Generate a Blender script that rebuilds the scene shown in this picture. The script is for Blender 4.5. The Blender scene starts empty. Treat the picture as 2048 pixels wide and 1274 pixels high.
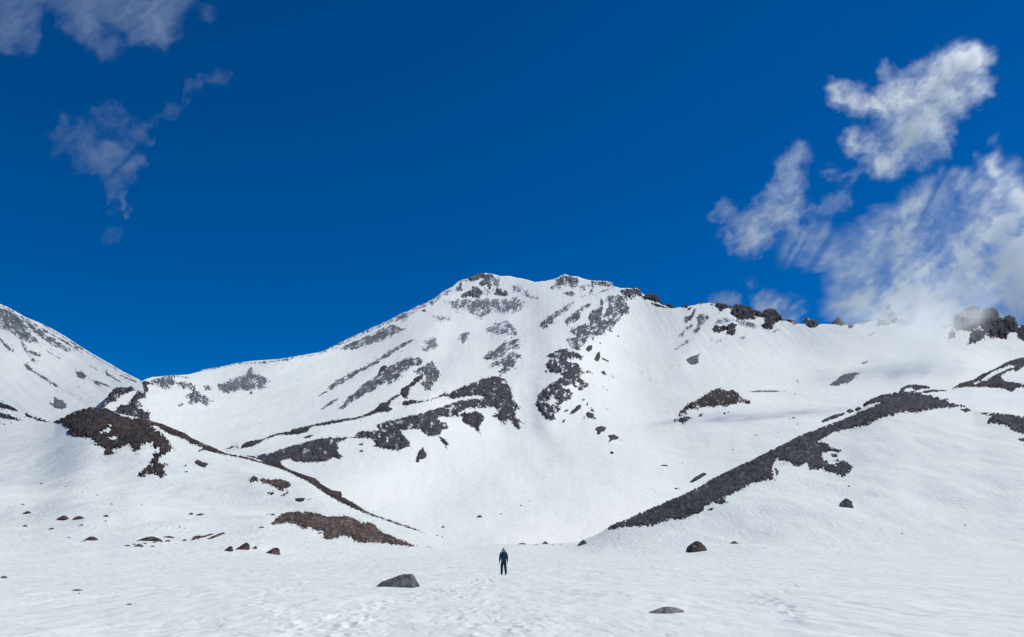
import bpy, bmesh, math, random
import numpy as np
from mathutils import Vector, Matrix

# ------------------------------------------------------------------ camera, sky, sun, exposure
S = bpy.context.scene
COL = S.collection
F, CX, CY = 1607.0, 1024.0, 637.0          # the photograph's focal length and centre, in its own pixels
PITCH = math.radians(16.07)
EYE = 1.6
cam = bpy.data.objects.new('camera', bpy.data.cameras.new('camera'))
COL.objects.link(cam)
cam.data.sensor_width = 36.0
cam.data.lens = F / 2048.0 * 36.0
cam.data.clip_start, cam.data.clip_end = 0.1, 60000.0
cam.location = (0, 0, EYE)
cam.rotation_euler = (math.radians(90) + PITCH, 0, 0)
S.camera = cam

SUN_EL, SUN_AZ = math.radians(57), math.radians(76)     # azimuth measured from straight ahead towards the right
SUN_DIR = Vector((math.cos(SUN_EL) * math.sin(SUN_AZ), math.cos(SUN_EL) * math.cos(SUN_AZ), math.sin(SUN_EL)))
world = bpy.data.worlds.new("World"); S.world = world
world.use_nodes = True
wt = world.node_tree
bg = wt.nodes['Background']
sky = wt.nodes.new('ShaderNodeTexSky')
sky.sky_type = 'NISHITA'; sky.sun_disc = False
sky.sun_elevation = SUN_EL; sky.sun_rotation = SUN_AZ
sky.altitude = 3200; sky.air_density = 0.85; sky.dust_density = 0.15; sky.ozone_density = 4.0
gam = wt.nodes.new('ShaderNodeGamma'); gam.inputs[1].default_value = 1.0
hsv = wt.nodes.new('ShaderNodeHueSaturation'); hsv.inputs['Saturation'].default_value = 1.42; hsv.inputs['Hue'].default_value = 0.506
wt.links.new(sky.outputs[0], hsv.inputs['Color'])
wt.links.new(hsv.outputs[0], bg.inputs['Color'])
bg.inputs['Strength'].default_value = 0.103

sun = bpy.data.objects.new('sun', bpy.data.lights.new('sun', 'SUN'))
COL.objects.link(sun)
sun.data.energy = 3.3
sun.data.angle = math.radians(0.53)
sun.data.color = (1.0, 0.965, 0.86)
sun.rotation_euler = SUN_DIR.to_track_quat('Z', 'Y').to_euler()

S.view_settings.view_transform = 'Standard'
S.view_settings.look = 'None'
S.view_settings.gamma = 1.0
S.view_settings.exposure = 0.0
S.cycles.volume_bounces = 5
S.cycles.max_bounces = 8
S.cycles.diffuse_bounces = 3

# ------------------------------------------------------------------ maths helpers
def st(u, v):
    """photo pixel -> (x/y, z/y) of its ray"""
    x = (np.asarray(u, float) - CX) / F; y = (CY - np.asarray(v, float)) / F
    dy = math.cos(PITCH) - y * math.sin(PITCH)
    return x / dy, (math.sin(PITCH) + y * math.cos(PITCH)) / dy
def uv(s, t):
    """inverse of st"""
    den = math.cos(PITCH) + t * math.sin(PITCH)
    y = (t * math.cos(PITCH) - math.sin(PITCH)) / den
    return CX + F * s / den, CY - F * y

def perlin(x, y, z=0.0, seed=0):
    x, y, z = np.broadcast_arrays(np.asarray(x, float), np.asarray(y, float), np.asarray(z, float))
    xi, yi, zi = np.floor(x).astype(np.int64), np.floor(y).astype(np.int64), np.floor(z).astype(np.int64)
    xf, yf, zf = x - xi, y - yi, z - zi
    f = lambda a: a * a * a * (a * (a * 6 - 15) + 10)
    ux, uy, uz = f(xf), f(yf), f(zf)
    def g(i, j, k):
        h = ((xi + i) * 374761393 + (yi + j) * 668265263 + (zi + k) * 2147483647 + seed * 974634777) & 0xffffffff
        h = ((h ^ (h >> 13)) * 1274126177) & 0xffffffff
        h = h ^ (h >> 16)
        a = (h & 0xffff) / 65536.0 * 2 * math.pi; c = ((h >> 16) & 0xffff) / 32768.0 - 1
        r = np.sqrt(1 - c * c)
        return r * np.cos(a) * (xf - i) + r * np.sin(a) * (yf - j) + c * (zf - k)
    L = lambda a, b, w: a + (b - a) * w
    z0 = L(L(g(0,0,0), g(1,0,0), ux), L(g(0,1,0), g(1,1,0), ux), uy)
    z1 = L(L(g(0,0,1), g(1,0,1), ux), L(g(0,1,1), g(1,1,1), ux), uy)
    return L(z0, z1, uz) * 1.6
def fbm(x, y, z=0.0, oct=4, seed=0, gain=0.5):
    r = 0; a = 1.0
    for o in range(oct):
        r = r + a * perlin(np.asarray(x) * 2**o, np.asarray(y) * 2**o, np.asarray(z) * 2**o, seed + o * 17); a *= gain
    return r
def ridged(x, y, z=0.0, oct=4, seed=0):
    r = 0; a = 0.5
    for o in range(oct):
        r = r + a * (1 - np.abs(perlin(np.asarray(x) * 2**o, np.asarray(y) * 2**o, np.asarray(z) * 2**o, seed + o * 31)) * 1.6); a *= 0.5
    return r
def cells(x, y, seed=0):
    """nearest-cell distance and the cell's own random number"""
    xi, yi = np.floor(x).astype(np.int64), np.floor(y).astype(np.int64)
    best = np.full(x.shape, 9.0); rid = np.zeros(x.shape)
    for i in (-1, 0, 1):
        for j in (-1, 0, 1):
            a, b = xi + i, yi + j
            h = (a * 374761393 + b * 668265263 + seed * 974634777) & 0xffffffff
            h = ((h ^ (h >> 13)) * 1274126177) & 0xffffffff; h = h ^ (h >> 16)
            px_, py_ = (h & 1023) / 1023.0, ((h >> 10) & 1023) / 1023.0
            d = np.hypot(x - a - px_, y - b - py_); m = d < best
            best = np.where(m, d, best); rid = np.where(m, ((h >> 20) & 1023) / 1023.0, rid)
    return best, rid
sstep = lambda a, b, x: (lambda q: q * q * (3 - 2 * q))(np.clip((x - a) / (b - a), 0, 1))

def grid_mesh(name, P, mat, keep=None, smooth=True):
    """P: (rows, cols, 3) -> mesh object of quads; keep: bool per quad"""
    R, C = P.shape[:2]
    idx = np.arange(R * C).reshape(R, C)
    q = np.stack([idx[:-1, :-1], idx[:-1, 1:], idx[1:, 1:], idx[1:, :-1]], -1).reshape(-1, 4)
    if keep is not None:
        q = q[keep.reshape(-1)]
    return quads_mesh(name, P.reshape(-1, 3), q, mat, smooth)
def quads_mesh(name, V, q, mat, smooth=True, attrs=None):
    used = np.unique(q); rem = np.full(len(V), -1); rem[used] = np.arange(len(used))
    V = V[used]; q = rem[q]
    me = bpy.data.meshes.new(name)
    me.vertices.add(len(V)); me.vertices.foreach_set('co', V.astype(np.float32).ravel())
    me.loops.add(len(q) * 4); me.loops.foreach_set('vertex_index', q.astype(np.int32).ravel())
    me.polygons.add(len(q)); me.polygons.foreach_set('loop_start', (np.arange(len(q)) * 4).astype(np.int32))
    me.update(calc_edges=True)
    if attrs:
        for k, a in attrs.items():
            at = me.attributes.new(k, 'FLOAT', 'POINT'); at.data.foreach_set('value', a.reshape(-1)[used].astype(np.float32))
    me.polygons.foreach_set('use_smooth', np.full(len(q), smooth))
    me.materials.append(mat)
    o = bpy.data.objects.new(name, me); COL.objects.link(o)
    return o
def tag(o, label=None, cat=None, group=None, kind=None):
    if label: o['label'] = label
    if cat: o['category'] = cat
    if group: o['group'] = group
    if kind: o['kind'] = kind
    return o

# ------------------------------------------------------------------ materials
def new_mat(name):
    m = bpy.data.materials.new(name); m.use_nodes = True
    nt = m.node_tree; b = nt.nodes['Principled BSDF']
    return m, nt, b, (lambda k: nt.nodes.new(k)), nt.links.new
def snow_mat(name, scales, strength, cups=None, stain=0.0, col=(0.835, 0.868, 0.845), stretch=(1, 1, 1)):
    """snow: wind-packed white, bump at several real sizes (metres)"""
    m, nt, b, N, L = new_mat(name)
    b.inputs['Roughness'].default_value = 0.75
    b.inputs['Specular IOR Level'].default_value = 0.12
    tc = N('ShaderNodeTexCoord')
    mp = N('ShaderNodeMapping'); mp.inputs['Scale'].default_value = stretch
    L(tc.outputs['Object'], mp.inputs['Vector'])
    h = None
    for size, amp in scales:
        n = N('ShaderNodeTexNoise'); n.inputs['Scale'].default_value = 1.0 / size; n.inputs['Detail'].default_value = 4; n.inputs['Roughness'].default_value = 0.55
        L(mp.outputs[0], n.inputs['Vector'])
        k = N('ShaderNodeMath'); k.operation = 'MULTIPLY'; k.inputs[1].default_value = amp; L(n.outputs['Fac'], k.inputs[0])
        if h is None: h = k
        else:
            a = N('ShaderNodeMath'); a.operation = 'ADD'; L(h.outputs[0], a.inputs[0]); L(k.outputs[0], a.inputs[1]); h = a
    if cups:
        size, amp = cups
        vo = N('ShaderNodeTexVoronoi'); vo.feature = 'SMOOTH_F1'; vo.inputs['Scale'].default_value = 1 / size
        L(mp.outputs[0], vo.inputs['Vector'])
        n = N('ShaderNodeTexNoise'); n.inputs['Scale'].default_value = 0.12 / size; n.inputs['Detail'].default_value = 3
        L(tc.outputs['Object'], n.inputs['Vector'])
        r = N('ShaderNodeMapRange'); r.inputs[1].default_value = 0.42; r.inputs[2].default_value = 0.62; r.inputs[3].default_value = 0.25; L(n.outputs['Fac'], r.inputs[0])
        k = N('ShaderNodeMath'); k.operation = 'MULTIPLY'; L(vo.outputs['Distance'], k.inputs[0]); L(r.outputs[0], k.inputs[1])
        k2 = N('ShaderNodeMath'); k2.operation = 'MULTIPLY'; k2.inputs[1].default_value = amp; L(k.outputs[0], k2.inputs[0])
        a = N('ShaderNodeMath'); a.operation = 'ADD'; L(h.outputs[0], a.inputs[0]); L(k2.outputs[0], a.inputs[1]); h = a
    bu = N('ShaderNodeBump'); bu.inputs['Strength'].default_value = strength; bu.inputs['Distance'].default_value = 1.0
    L(h.outputs[0], bu.inputs['Height']); L(bu.outputs[0], b.inputs['Normal'])
    # faint dirt and old / new snow differences
    n = N('ShaderNodeTexNoise'); n.inputs['Scale'].default_value = 0.6 / scales[0][0]; n.inputs['Detail'].default_value = 6; n.inputs['Roughness'].default_value = 0.6
    L(mp.outputs[0], n.inputs['Vector'])
    cr = N('ShaderNodeValToRGB')
    cr.color_ramp.elements[0].position = 0.30; cr.color_ramp.elements[0].color = (col[0] * (0.90 - stain), col[1] * (0.925 - stain), col[2] * (0.94 - stain), 1)
    cr.color_ramp.elements[1].position = 0.62; cr.color_ramp.elements[1].color = (*col, 1)
    L(n.outputs['Fac'], cr.inputs[0]); L(cr.outputs[0], b.inputs['Base Color'])
    return m

_rm = {}
def rock_mat(px, dust, tint, tone=1.0):
    """broken volcanic rock; px = metres one photo pixel covers there (rock grain), dust = share of wind-blown snow"""
    px = 2 ** round(math.log2(px) * 2) ** 1 if False else 2 ** (round(math.log2(px) * 2) / 2)
    key = (round(px, 3), round(dust, 2), tint, tone)
    if key in _rm: return _rm[key]
    m, nt, b, N, L = new_mat('rock_' + tint)
    b.inputs['Roughness'].default_value = 0.9
    b.inputs['Specular IOR Level'].default_value = 0.15
    tc = N('ShaderNodeTexCoord')
    n1 = N('ShaderNodeTexNoise'); n1.inputs['Scale'].default_value = 1 / (9 * px); n1.inputs['Detail'].default_value = 6; n1.inputs['Roughness'].default_value = 0.68
    n2 = N('ShaderNodeTexNoise'); n2.inputs['Scale'].default_value = 1 / (3.2 * px); n2.inputs['Detail'].default_value = 5; n2.inputs['Roughness'].default_value = 0.7
    n3 = N('ShaderNodeTexNoise'); n3.inputs['Scale'].default_value = 1 / (32 * px); n3.inputs['Detail'].default_value = 3
    vo = N('ShaderNodeTexNoise'); vo.inputs['Scale'].default_value = 1 / (2.6 * px); vo.inputs['Detail'].default_value = 3; vo.inputs['Roughness'].default_value = 0.8; vo.inputs['Distortion'].default_value = 1.2
    n4 = N('ShaderNodeTexNoise'); n4.inputs['Scale'].default_value = 1 / (20 * px); n4.inputs['Detail'].default_value = 4; n4.inputs['Roughness'].default_value = 0.6; n4.inputs['Distortion'].default_value = 0.8
    for n in (n1, n2, n3, n4, vo): L(tc.outputs['Object'], n.inputs['Vector'])
    pal = {'grey': [(0.062, 0.067, 0.080), (0.105, 0.111, 0.126), (0.18, 0.186, 0.198)],  # grey is far rock: its lighter palette partly stands in for haze
           'slate': [(0.030, 0.030, 0.038), (0.052, 0.050, 0.060), (0.115, 0.112, 0.122)],
           'ash': [(0.14, 0.152, 0.172), (0.20, 0.213, 0.233), (0.29, 0.303, 0.32)],
           'brown': [(0.028, 0.024, 0.025), (0.055, 0.046, 0.044), (0.13, 0.105, 0.094)],
           'red': [(0.030, 0.024, 0.024), (0.078, 0.060, 0.053), (0.23, 0.185, 0.16)],
           'boulder': [(0.055, 0.052, 0.055), (0.105, 0.10, 0.10), (0.17, 0.16, 0.155)]}[tint]
    cr = N('ShaderNodeValToRGB'); e = cr.color_ramp.elements
    e[0].position = 0.33; e[0].color = (*[c * tone for c in pal[0]], 1)
    e[1].position = 0.70; e[1].color = (*[c * tone for c in pal[2]], 1)
    k = e.new(0.5); k.color = (*[c * tone for c in pal[1]], 1)
    mxn = N('ShaderNodeMath'); mxn.operation = 'ADD'; L(n1.outputs['Fac'], mxn.inputs[0])
    sub = N('ShaderNodeMath'); sub.operation = 'MULTIPLY_ADD'; sub.inputs[1].default_value = 0.55; sub.inputs[2].default_value = -0.275; L(vo.outputs['Fac'], sub.inputs[0])
    L(sub.outputs[0], mxn.inputs[1])
    mx4 = N('ShaderNodeMath'); mx4.operation = 'MULTIPLY_ADD'; mx4.inputs[1].default_value = 0.6; L(n4.outputs['Fac'], mx4.inputs[0]); L(mxn.outputs[0], mx4.inputs[2])
    m5 = N('ShaderNodeMath'); m5.operation = 'SUBTRACT'; m5.inputs[1].default_value = 0.30; L(mx4.outputs[0], m5.inputs[0]); L(m5.outputs[0], cr.inputs[0])
    ab = N('ShaderNodeAttribute'); ab.attribute_name = 'block'
    bm_ = N('ShaderNodeMath'); bm_.operation = 'MULTIPLY_ADD'; bm_.inputs[1].default_value = 0.95; bm_.inputs[2].default_value = 0.30; L(ab.outputs['Fac'], bm_.inputs[0])
    vm = N('ShaderNodeVectorMath'); vm.operation = 'SCALE'; L(cr.outputs[0], vm.inputs[0]); L(bm_.outputs[0], vm.inputs['Scale'])
    col = vm.outputs[0]
    if tint in ('brown', 'red'):       # rusty patches of oxidised cinder
        r2 = N('ShaderNodeMapRange'); r2.inputs[1].default_value = 0.56; r2.inputs[2].default_value = 0.72; L(n3.outputs['Fac'], r2.inputs[0])
        mr = N('ShaderNodeMix'); mr.data_type = 'RGBA'; mr.blend_type = 'MULTIPLY'; L(r2.outputs[0], mr.inputs[0]); L(col, mr.inputs[6])
        mr.inputs[7].default_value = (1.75, 1.05, 0.80, 1); col = mr.outputs[2]
    # snow caught in cracks: attribute 'dust' sets how much
    at = N('ShaderNodeAttribute'); at.attribute_name = 'dust'
    add = N('ShaderNodeMath'); add.operation = 'MULTIPLY_ADD'; add.inputs[1].default_value = 0.4; L(n2.outputs['Fac'], add.inputs[0])
    dm = N('ShaderNodeMath'); dm.operation = 'MULTIPLY_ADD'; dm.inputs[1].default_value = 1.0; dm.inputs[2].default_value = -0.20; L(at.outputs['Fac'], dm.inputs[0])
    L(dm.outputs[0], add.inputs[2])
    r = N('ShaderNodeMapRange'); r.inputs[1].default_value = 0.40; r.inputs[2].default_value = 0.58; L(add.outputs[0], r.inputs[0])
    mx = N('ShaderNodeMix'); mx.data_type = 'RGBA'; L(r.outputs[0], mx.inputs[0]); L(col, mx.inputs[6]); mx.inputs[7].default_value = (0.78, 0.82, 0.86, 1)
    L(mx.outputs[2], b.inputs['Base Color'])
    bu = N('ShaderNodeBump'); bu.inputs['Strength'].default_value = 0.7; bu.inputs['Distance'].default_value = 1.6 * px
    sm = N('ShaderNodeMath'); sm.operation = 'ADD'; L(n1.outputs['Fac'], sm.inputs[0]); L(vo.outputs['Fac'], sm.inputs[1])
    L(sm.outputs[0], bu.inputs['Height']); L(bu.outputs[0], b.inputs['Normal'])
    _rm[key] = m
    return m

# ------------------------------------------------------------------ near snowfield with its two moraine slopes: one height field
U0, U1, V0, V1, DU = -420, 2480, 560, 1300, 2.0
ug = np.arange(U0, U1, DU); vg = np.arange(V0, V1, 2.0)

def curve(pts, k=0):
    a = np.array(pts, float); return a[np.argsort(a[:, k])]
# crest of the near terrain: u, v, distance
crest = np.array([(-420,880,420),(-100,858,410),(0,850,400),(70,847,395),(112,842,388),(140,830,384),(180,817,380),(215,822,372),(250,830,364),(290,838,352),
    (330,855,340),(370,873,328),(400,885,318),(450,902,305),(500,914,292),(540,926,282),(580,943,270),(620,957,258),(650,975,248),
    (690,997,236),(740,1018,222),(790,1040,210),(850,1063,196),(885,1077,190),(940,1087,186),(1000,1088,185),(1100,1088,185),(1160,1083,183),
    (1195,1068,182),(1215,1057,180),(1260,1036,184),(1330,1004,192),(1400,975,202),(1460,943,214),(1500,922,224),(1560,890,240),(1600,870,250),(1650,851,264),
    (1700,832,277),(1740,807,290),(1770,793,300),(1800,785,308),(1840,784,312),(1875,792,310),(1910,806,302),(1945,822,294),(2000,826,286),
    (2048,833,280),(2150,846,270),(2480,880,260)], float)
cs, ct = st(crest[:, 0], crest[:, 1])
def smooth_interp(x, xp, fp):
    return np.interp(x, xp, fp)
sN = np.concatenate([np.linspace(-1.5, -0.87, 60)[:-1], np.arange(-0.87, 0.87, 0.00105), np.linspace(0.87, 1.5, 60)[1:]])
tc_ = smooth_interp(sN, cs, ct); Yc = smooth_interp(sN, cs, crest[:, 2])
def widen(a, n):
    k = np.hanning(n); k /= k.sum()
    return np.convolve(np.pad(a, n // 2, 'edge'), k, 'valid')
tc_raw = widen(tc_, 7); tc_ = widen(tc_, 61); Yc = widen(Yc, 61)      # slopes stay round; the crest line itself keeps its detail
Yf = np.interp(sN, [-1.5, -0.6, -0.3, -0.08, 0.0, 0.12, 0.35, 0.6, 1.5], [60, 62, 80, 120, 130, 135, 120, 112, 110])
mc = np.interp(sN, [-1.5, -0.5, -0.1, 0.0, 0.12, 0.5, 1.5], [0.30, 0.26, 0.10, 0.015, 0.10, 0.33, 0.36])   # slope at the crest
def plain_z(x, y):
    z = 0.0 + 0.9 * sstep(60, 185, y)
    z = z + 0.9 * fbm(x / 60, y / 60, 0, 3, 5) * sstep(25, 90, y) * 0.35
    z = z + 0.10 * fbm(x / 9, y / 9, 0, 3, 9) + 0.045 * fbm(x / 1.6, y / 2.4, 0, 3, 11)
    pit = sstep(-0.1, 0.5, fbm(x / 14, y / 30, 0, 3, 13))
    z = z - (0.25 + 0.75 * pit) * 0.075 * np.clip(ridged(x / 0.55 + 0.4 * y / 1.5, y / 1.3, 0, 2, 15) - 0.45, 0, 1)
    return z
def near_z(s, y, tcv, ycv, yfv, mcv):
    x = s * y
    zc = EYE + tcv * ycv
    zf = plain_z(s * yfv, yfv); zf0 = 0.9 * sstep(60, 185, yfv)
    q = np.clip((y - yfv) / (ycv - yfv), 0, 1); D = ycv - yfv
    h = (2*q**3 - 3*q**2 + 1) * zf0 + (q**3 - 2*q**2 + q) * D * 0.012 + (-2*q**3 + 3*q**2) * zc + (q**3 - q**2) * D * mcv
    hill = np.where(y <= yfv, 0.9 * sstep(60, 185, y), h)
    win = q * (1 - q) * 4 * sstep(0.02, 0.10, tcv)
    z = hill + (plain_z(x, y) - 0.9 * sstep(60, 185, y)) * (1 - sstep(0.80, 1.0, q))
    z = z + win * (3.2 * fbm(x / 70, y / 55, 0, 2, 21) + 0.9 * fbm(x / 22, y / 26, 0, 3, 22))
    z = z + (tc_raw - tcv) * ycv * sstep(0.72, 1.0, q) * np.where(y > ycv, 0, 1)
    over = np.maximum(y - ycv, 0)
    z = z - 0.0 * over
    back = np.clip(over / 60, 0, 1)
    z = np.where(y > ycv, EYE + tc_raw * ycv + mcv * over * (1 - back) - over * 0.5 * back ** 0.8 - over * 0.10, z)
    return z
rows = []
tt = np.linspace(-1.6 / 3.0, -1.6 / 60, 1)
yn = EYE / np.concatenate([np.linspace(EYE / 1.2, EYE / 14, 30)[:-1], np.linspace(EYE / 14, EYE / 60, 430)])
qn = np.linspace(0, 1, 371)[1:] ** 1.15
bn = np.concatenate([np.linspace(0, 6, 7)[1:], np.linspace(6, 140, 22)[1:]])
RN = len(yn) + len(qn) + len(bn)
YN = np.zeros((RN, len(sN)))
for i, y in enumerate(yn): YN[i] = np.minimum(y, 60)
for i, q in enumerate(qn): YN[len(yn) + i] = 60 + (Yc - 60) * q
for i, b in enumerate(bn): YN[len(yn) + len(qn) + i] = Yc + b
SN = np.broadcast_to(sN, YN.shape)
ZN = near_z(SN, YN, tc_, Yc, Yf, mc)
# footprints trodden between the viewer and the hiker, and a few stray tracks
rg = random.Random(5)
def track(pts, step=0.62, wob=0.35, depth=0.09):
    global ZN
    pts = np.array(pts, float); seg = np.r_[0, np.cumsum(np.hypot(*np.diff(pts, axis=0).T))]
    n = 0
    for d in np.arange(0, seg[-1], step):
        n += 1
        x = np.interp(d, seg, pts[:, 0]) + rg.uniform(-wob, wob) + (0.14 if n % 2 else -0.14); y = np.interp(d, seg, pts[:, 1]) + rg.uniform(-.15, .15)
        i0, i1 = np.searchsorted(YN[:, 0], [y - 0.7, y + 0.7]); j0, j1 = np.searchsorted(sN, [(x - 0.5) / y, (x + 0.5) / y])
        if i1 <= i0 or j1 <= j0: continue
        X_ = SN[i0:i1, j0:j1] * YN[i0:i1, j0:j1] - x; Y_ = YN[i0:i1, j0:j1] - y
        r = (X_ / 0.13) ** 2 + (Y_ / 0.24) ** 2
        ZN[i0:i1, j0:j1] += -depth * rg.uniform(.6, 1.2) * np.exp(-r) + 0.02 * np.exp(-((np.sqrt(r) - 1.7) / 0.5) ** 2)
track([(-4.2, 13), (-4.6, 20), (-3.6, 30), (-2.2, 42), (-0.8, 58), (-0.7, 61)])
track([(-3.0, 14), (-4.2, 24), (-2.6, 36), (-1.6, 48), (-0.6, 60), (0.6, 80), (2, 110), (4, 150)], wob=.5)
track([(0.5, 14), (-1.2, 22), (-1.8, 34), (-0.9, 50), (-0.5, 59)], wob=.6, depth=.07)
track([(-6, 22), (-9, 30), (-11, 45), (-16, 62)], depth=.06)
track([(7, 20), (9, 30), (12.5, 38), (14, 44)], wob=.5, depth=.08)
track([(16, 22), (22, 34), (30, 50), (40, 64)], wob=.3, depth=.06)
PN = np.stack([SN * YN, YN, ZN], -1)
mat_near = snow_mat('snow_near', [(2.2, 0.16), (0.8, 0.12), (0.22, 0.035)], 0.8, cups=(0.6, 0.20), stretch=(1, 0.45, 1), col=(0.80, 0.825, 0.79))
ground = tag(grid_mesh('ground', PN, mat_near), 'flat trampled snowfield rising into snow slopes on both sides', 'snowfield', kind='structure')

# depth table of the near terrain over photo pixels (for resting things on it)
nr = len(yn) + len(qn)
TN = (ZN[:nr] - EYE) / YN[:nr]
TN = np.maximum.accumulate(TN, 0)
def near_Y(u, v):
    s, t = st(u, v)
    j = np.interp(s, sN, np.arange(len(sN)))
    j0 = np.clip(np.floor(j).astype(int), 0, len(sN) - 2); w = j - j0
    out = np.zeros(np.shape(t)); flat_t = np.ravel(t); jj = np.ravel(j0); ww = np.ravel(w); o = np.zeros(flat_t.size)
    order = np.argsort(jj, kind='stable'); 
    bounds = np.searchsorted(jj[order], np.arange(len(sN) + 1))
    for c in np.unique(jj):
        ii = order[bounds[c]:bounds[c + 1]]
        tq = flat_t[ii]
        ys = []
        for cc in (c, c + 1):
            T = TN[:, cc]; y = np.interp(tq, T, YN[:nr, cc])
            # beyond the crest: carry on the slope of the last stretch
            e = tq > T[-1]
            if e.any():
                k = (1 / YN[nr - 1, cc] - 1 / YN[nr - 25, cc]) / max(T[-1] - T[-25], 1e-4)
                y[e] = 1 / np.maximum(1 / YN[nr - 1, cc] + k * (tq[e] - T[-1]), 0.75 / YN[nr - 1, cc])
            ys.append(y)
        o[ii] = ys[0] * (1 - ww[ii]) + ys[1] * ww[ii]
    return o.reshape(np.shape(t))

# ------------------------------------------------------------------ smooth far surfaces: thin-plate through (u, v, distance)
def tps(knots, lam=1e-4):
    K = np.array(knots, float)
    s, t = st(K[:, 0], K[:, 1]); f = np.log(K[:, 2])
    X = np.stack([s, t * 1.3], 1)
    phi = lambda r: np.where(r > 1e-9, r * r * np.log(np.maximum(r, 1e-9)), 0)
    n = len(X); A = phi(np.linalg.norm(X[:, None] - X[None], axis=2)) + lam * np.eye(n)
    Pm = np.hstack([np.ones((n, 1)), X])
    M = np.block([[A, Pm], [Pm.T, np.zeros((3, 3))]])
    w = np.linalg.solve(M, np.concatenate([f, np.zeros(3)]))
    def ev(u, v):
        s, t = st(u, v); q = np.stack([np.ravel(s), np.ravel(t) * 1.3], 1)
        r = np.zeros(len(q))
        for i in range(n):
            d = np.hypot(q[:, 0] - X[i, 0], q[:, 1] - X[i, 1]); r += w[i] * phi(d)
        r += w[n] + q @ w[n + 1:]
        return np.exp(r).reshape(np.shape(s))
    return ev
MK = [(1000,1100,188),(1000,1075,230),(1000,1040,310),(1000,1000,400),(1000,950,540),(1000,900,720),(1000,850,900),(1000,800,1060),(1000,750,1300),(1000,700,1620),(1000,650,2020),(1000,600,2500),(970,550,2950),
 (850,1065,260),(850,1000,400),(850,950,510),(850,880,660),(850,820,850),(850,780,1080),(850,740,1350),(850,680,1750),(870,605,2450),
 (700,1000,350),(700,940,460),(700,890,610),(700,850,760),(700,800,1020),(700,750,1350),(700,690,1850),
 (550,940,470),(550,905,570),(550,850,820),(550,780,1180),(560,718,1550),
 (400,890,680),(400,830,900),(400,740,1450),(280,850,760),(280,800,950),(280,757,1250),(150,850,760),(150,800,950),(150,750,1250),
 (1120,1050,290),(1120,980,440),(1120,900,720),(1120,840,920),(1120,760,1230),(1120,700,1530),(1150,640,1950),(1130,550,2850),
 (1250,1040,320),(1250,960,500),(1250,880,800),(1250,820,1080),(1250,760,1420),(1240,700,1750),(1240,640,2080),(1280,580,2450),
 (1400,960,520),(1400,900,690),(1400,840,920),(1400,790,1180),(1400,720,1620),(1400,660,1950),(1400,607,2200),
 (1600,860,720),(1600,800,1050),(1600,740,1450),(1600,690,1750),(1600,640,1950),
 (1800,790,980),(1800,740,1280),(1800,690,1550),(1800,650,1720),(2000,760,1080),(2000,720,1280),(2000,680,1460),(2000,640,1600),
 (2300,760,1050),(2300,700,1320),(2300,640,1560)]
M_ev = tps(MK)
# long soft ribs and gullies of the mountain, as small changes of distance: (polyline, half width px, share of distance)
RIBS = [([(870,660),(760,730),(680,800)],26,-.006),([(900,700),(840,780),(770,850)],24,.006),([(1010,640),(1000,720),(940,790)],22,-.006),
        ([(1060,620),(1070,720),(1050,800),(1090,900)],30,.010),([(1240,590),(1160,700),(1110,780),(1090,850)],26,-.012),
        ([(1300,620),(1250,720),(1290,820),(1350,900)],55,.010),([(1450,630),(1390,680),(1360,730)],24,-.007),
        ([(1090,850),(1150,930),(1180,1000)],26,-.006),([(1000,870),(1060,960),(1100,1040)],28,.006),
        ([(850,900),(900,960),(940,1030)],30,.004),([(480,890),(600,860),(760,820),(860,795)],10,-.010),([(560,880),(700,850),(860,830)],14,.006),
        ([(500,915),(620,895),(760,875),(950,830)],14,-.006),([(1330,850),(1420,800),(1490,800)],24,-.006),
        ([(1500,880),(1650,810),(1780,790)],16,.005),([(1420,880),(1560,840),(1700,800)],12,-.004),([(1560,700),(1700,720),(1850,700)],60,.008),
        ([(1880,660),(1700,740),(1600,800)],30,-.004)]
def pl_dist(u, v, pts):
    d = np.full(np.shape(u), 1e9)
    for (a, b), (c, e) in zip(pts[:-1], pts[1:]):
        L2 = (c - a) ** 2 + (e - b) ** 2
        k = np.clip(((u - a) * (c - a) + (v - b) * (e - b)) / L2, 0, 1)
        d = np.minimum(d, np.hypot(u - a - k * (c - a), v - b - k * (e - b)))
    return d
def M_Y(u, v):
    Y = M_ev(u, v); f = np.zeros(np.shape(u))
    for pts, w, a in RIBS:
        f = f + 1.5 * a * np.exp(-(pl_dist(u, v, pts) / w) ** 2)
    # fall-line gullies
    f = f + 0.0024 * fbm((u - 1050) / (40 + 0.12 * np.abs(v - 500)), v / 170, 0, 3, 41) + 0.0007 * fbm(u / 16, v / 30, 0, 3, 43) + 0.0008 * fbm((u - 1080) / (6 + 0.02 * np.abs(v - 520)), v / 90, 0, 2, 45)
    return Y * (1 + f)
def resamp(P, du): 
    a = np.array(P, float); x = np.arange(a[0, 0], a[-1, 0], du); return x, np.interp(x, a[:, 0], a[:, 1])
sky_M = [(192,850),(200,818),(206,803),(215,787),(232,775),(255,770),(280,764),(292,758),(305,754),(330,752),(375,749),(420,738),(460,729),(500,722),(560,718),(600,711),(645,703),(690,686),(740,663),(800,634),(850,611),(880,594),(900,578),(916,563),(925,559),(940,557),(955,549),(972,546),(985,548),
 (1000,552),(1020,552),(1035,556),(1045,557),(1070,564),(1090,562),(1108,558),(1120,553),(1130,548),(1140,552),(1155,553),(1175,560),(1200,562),(1215,563),(1226,572),(1240,576),(1275,577),(1283,586),(1300,596),(1325,610),(1345,616),(1365,614),(1385,611),(1400,607),(1420,606),(1450,612),(1480,622),(1510,632),(1545,640),(1570,642),(1600,648),(1650,648),(1680,649),(1700,650),(1740,644),(1770,642),(1800,650),(1840,655),(1880,655),(1920,650),(2000,655),(2100,650),(2400,640)]
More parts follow.
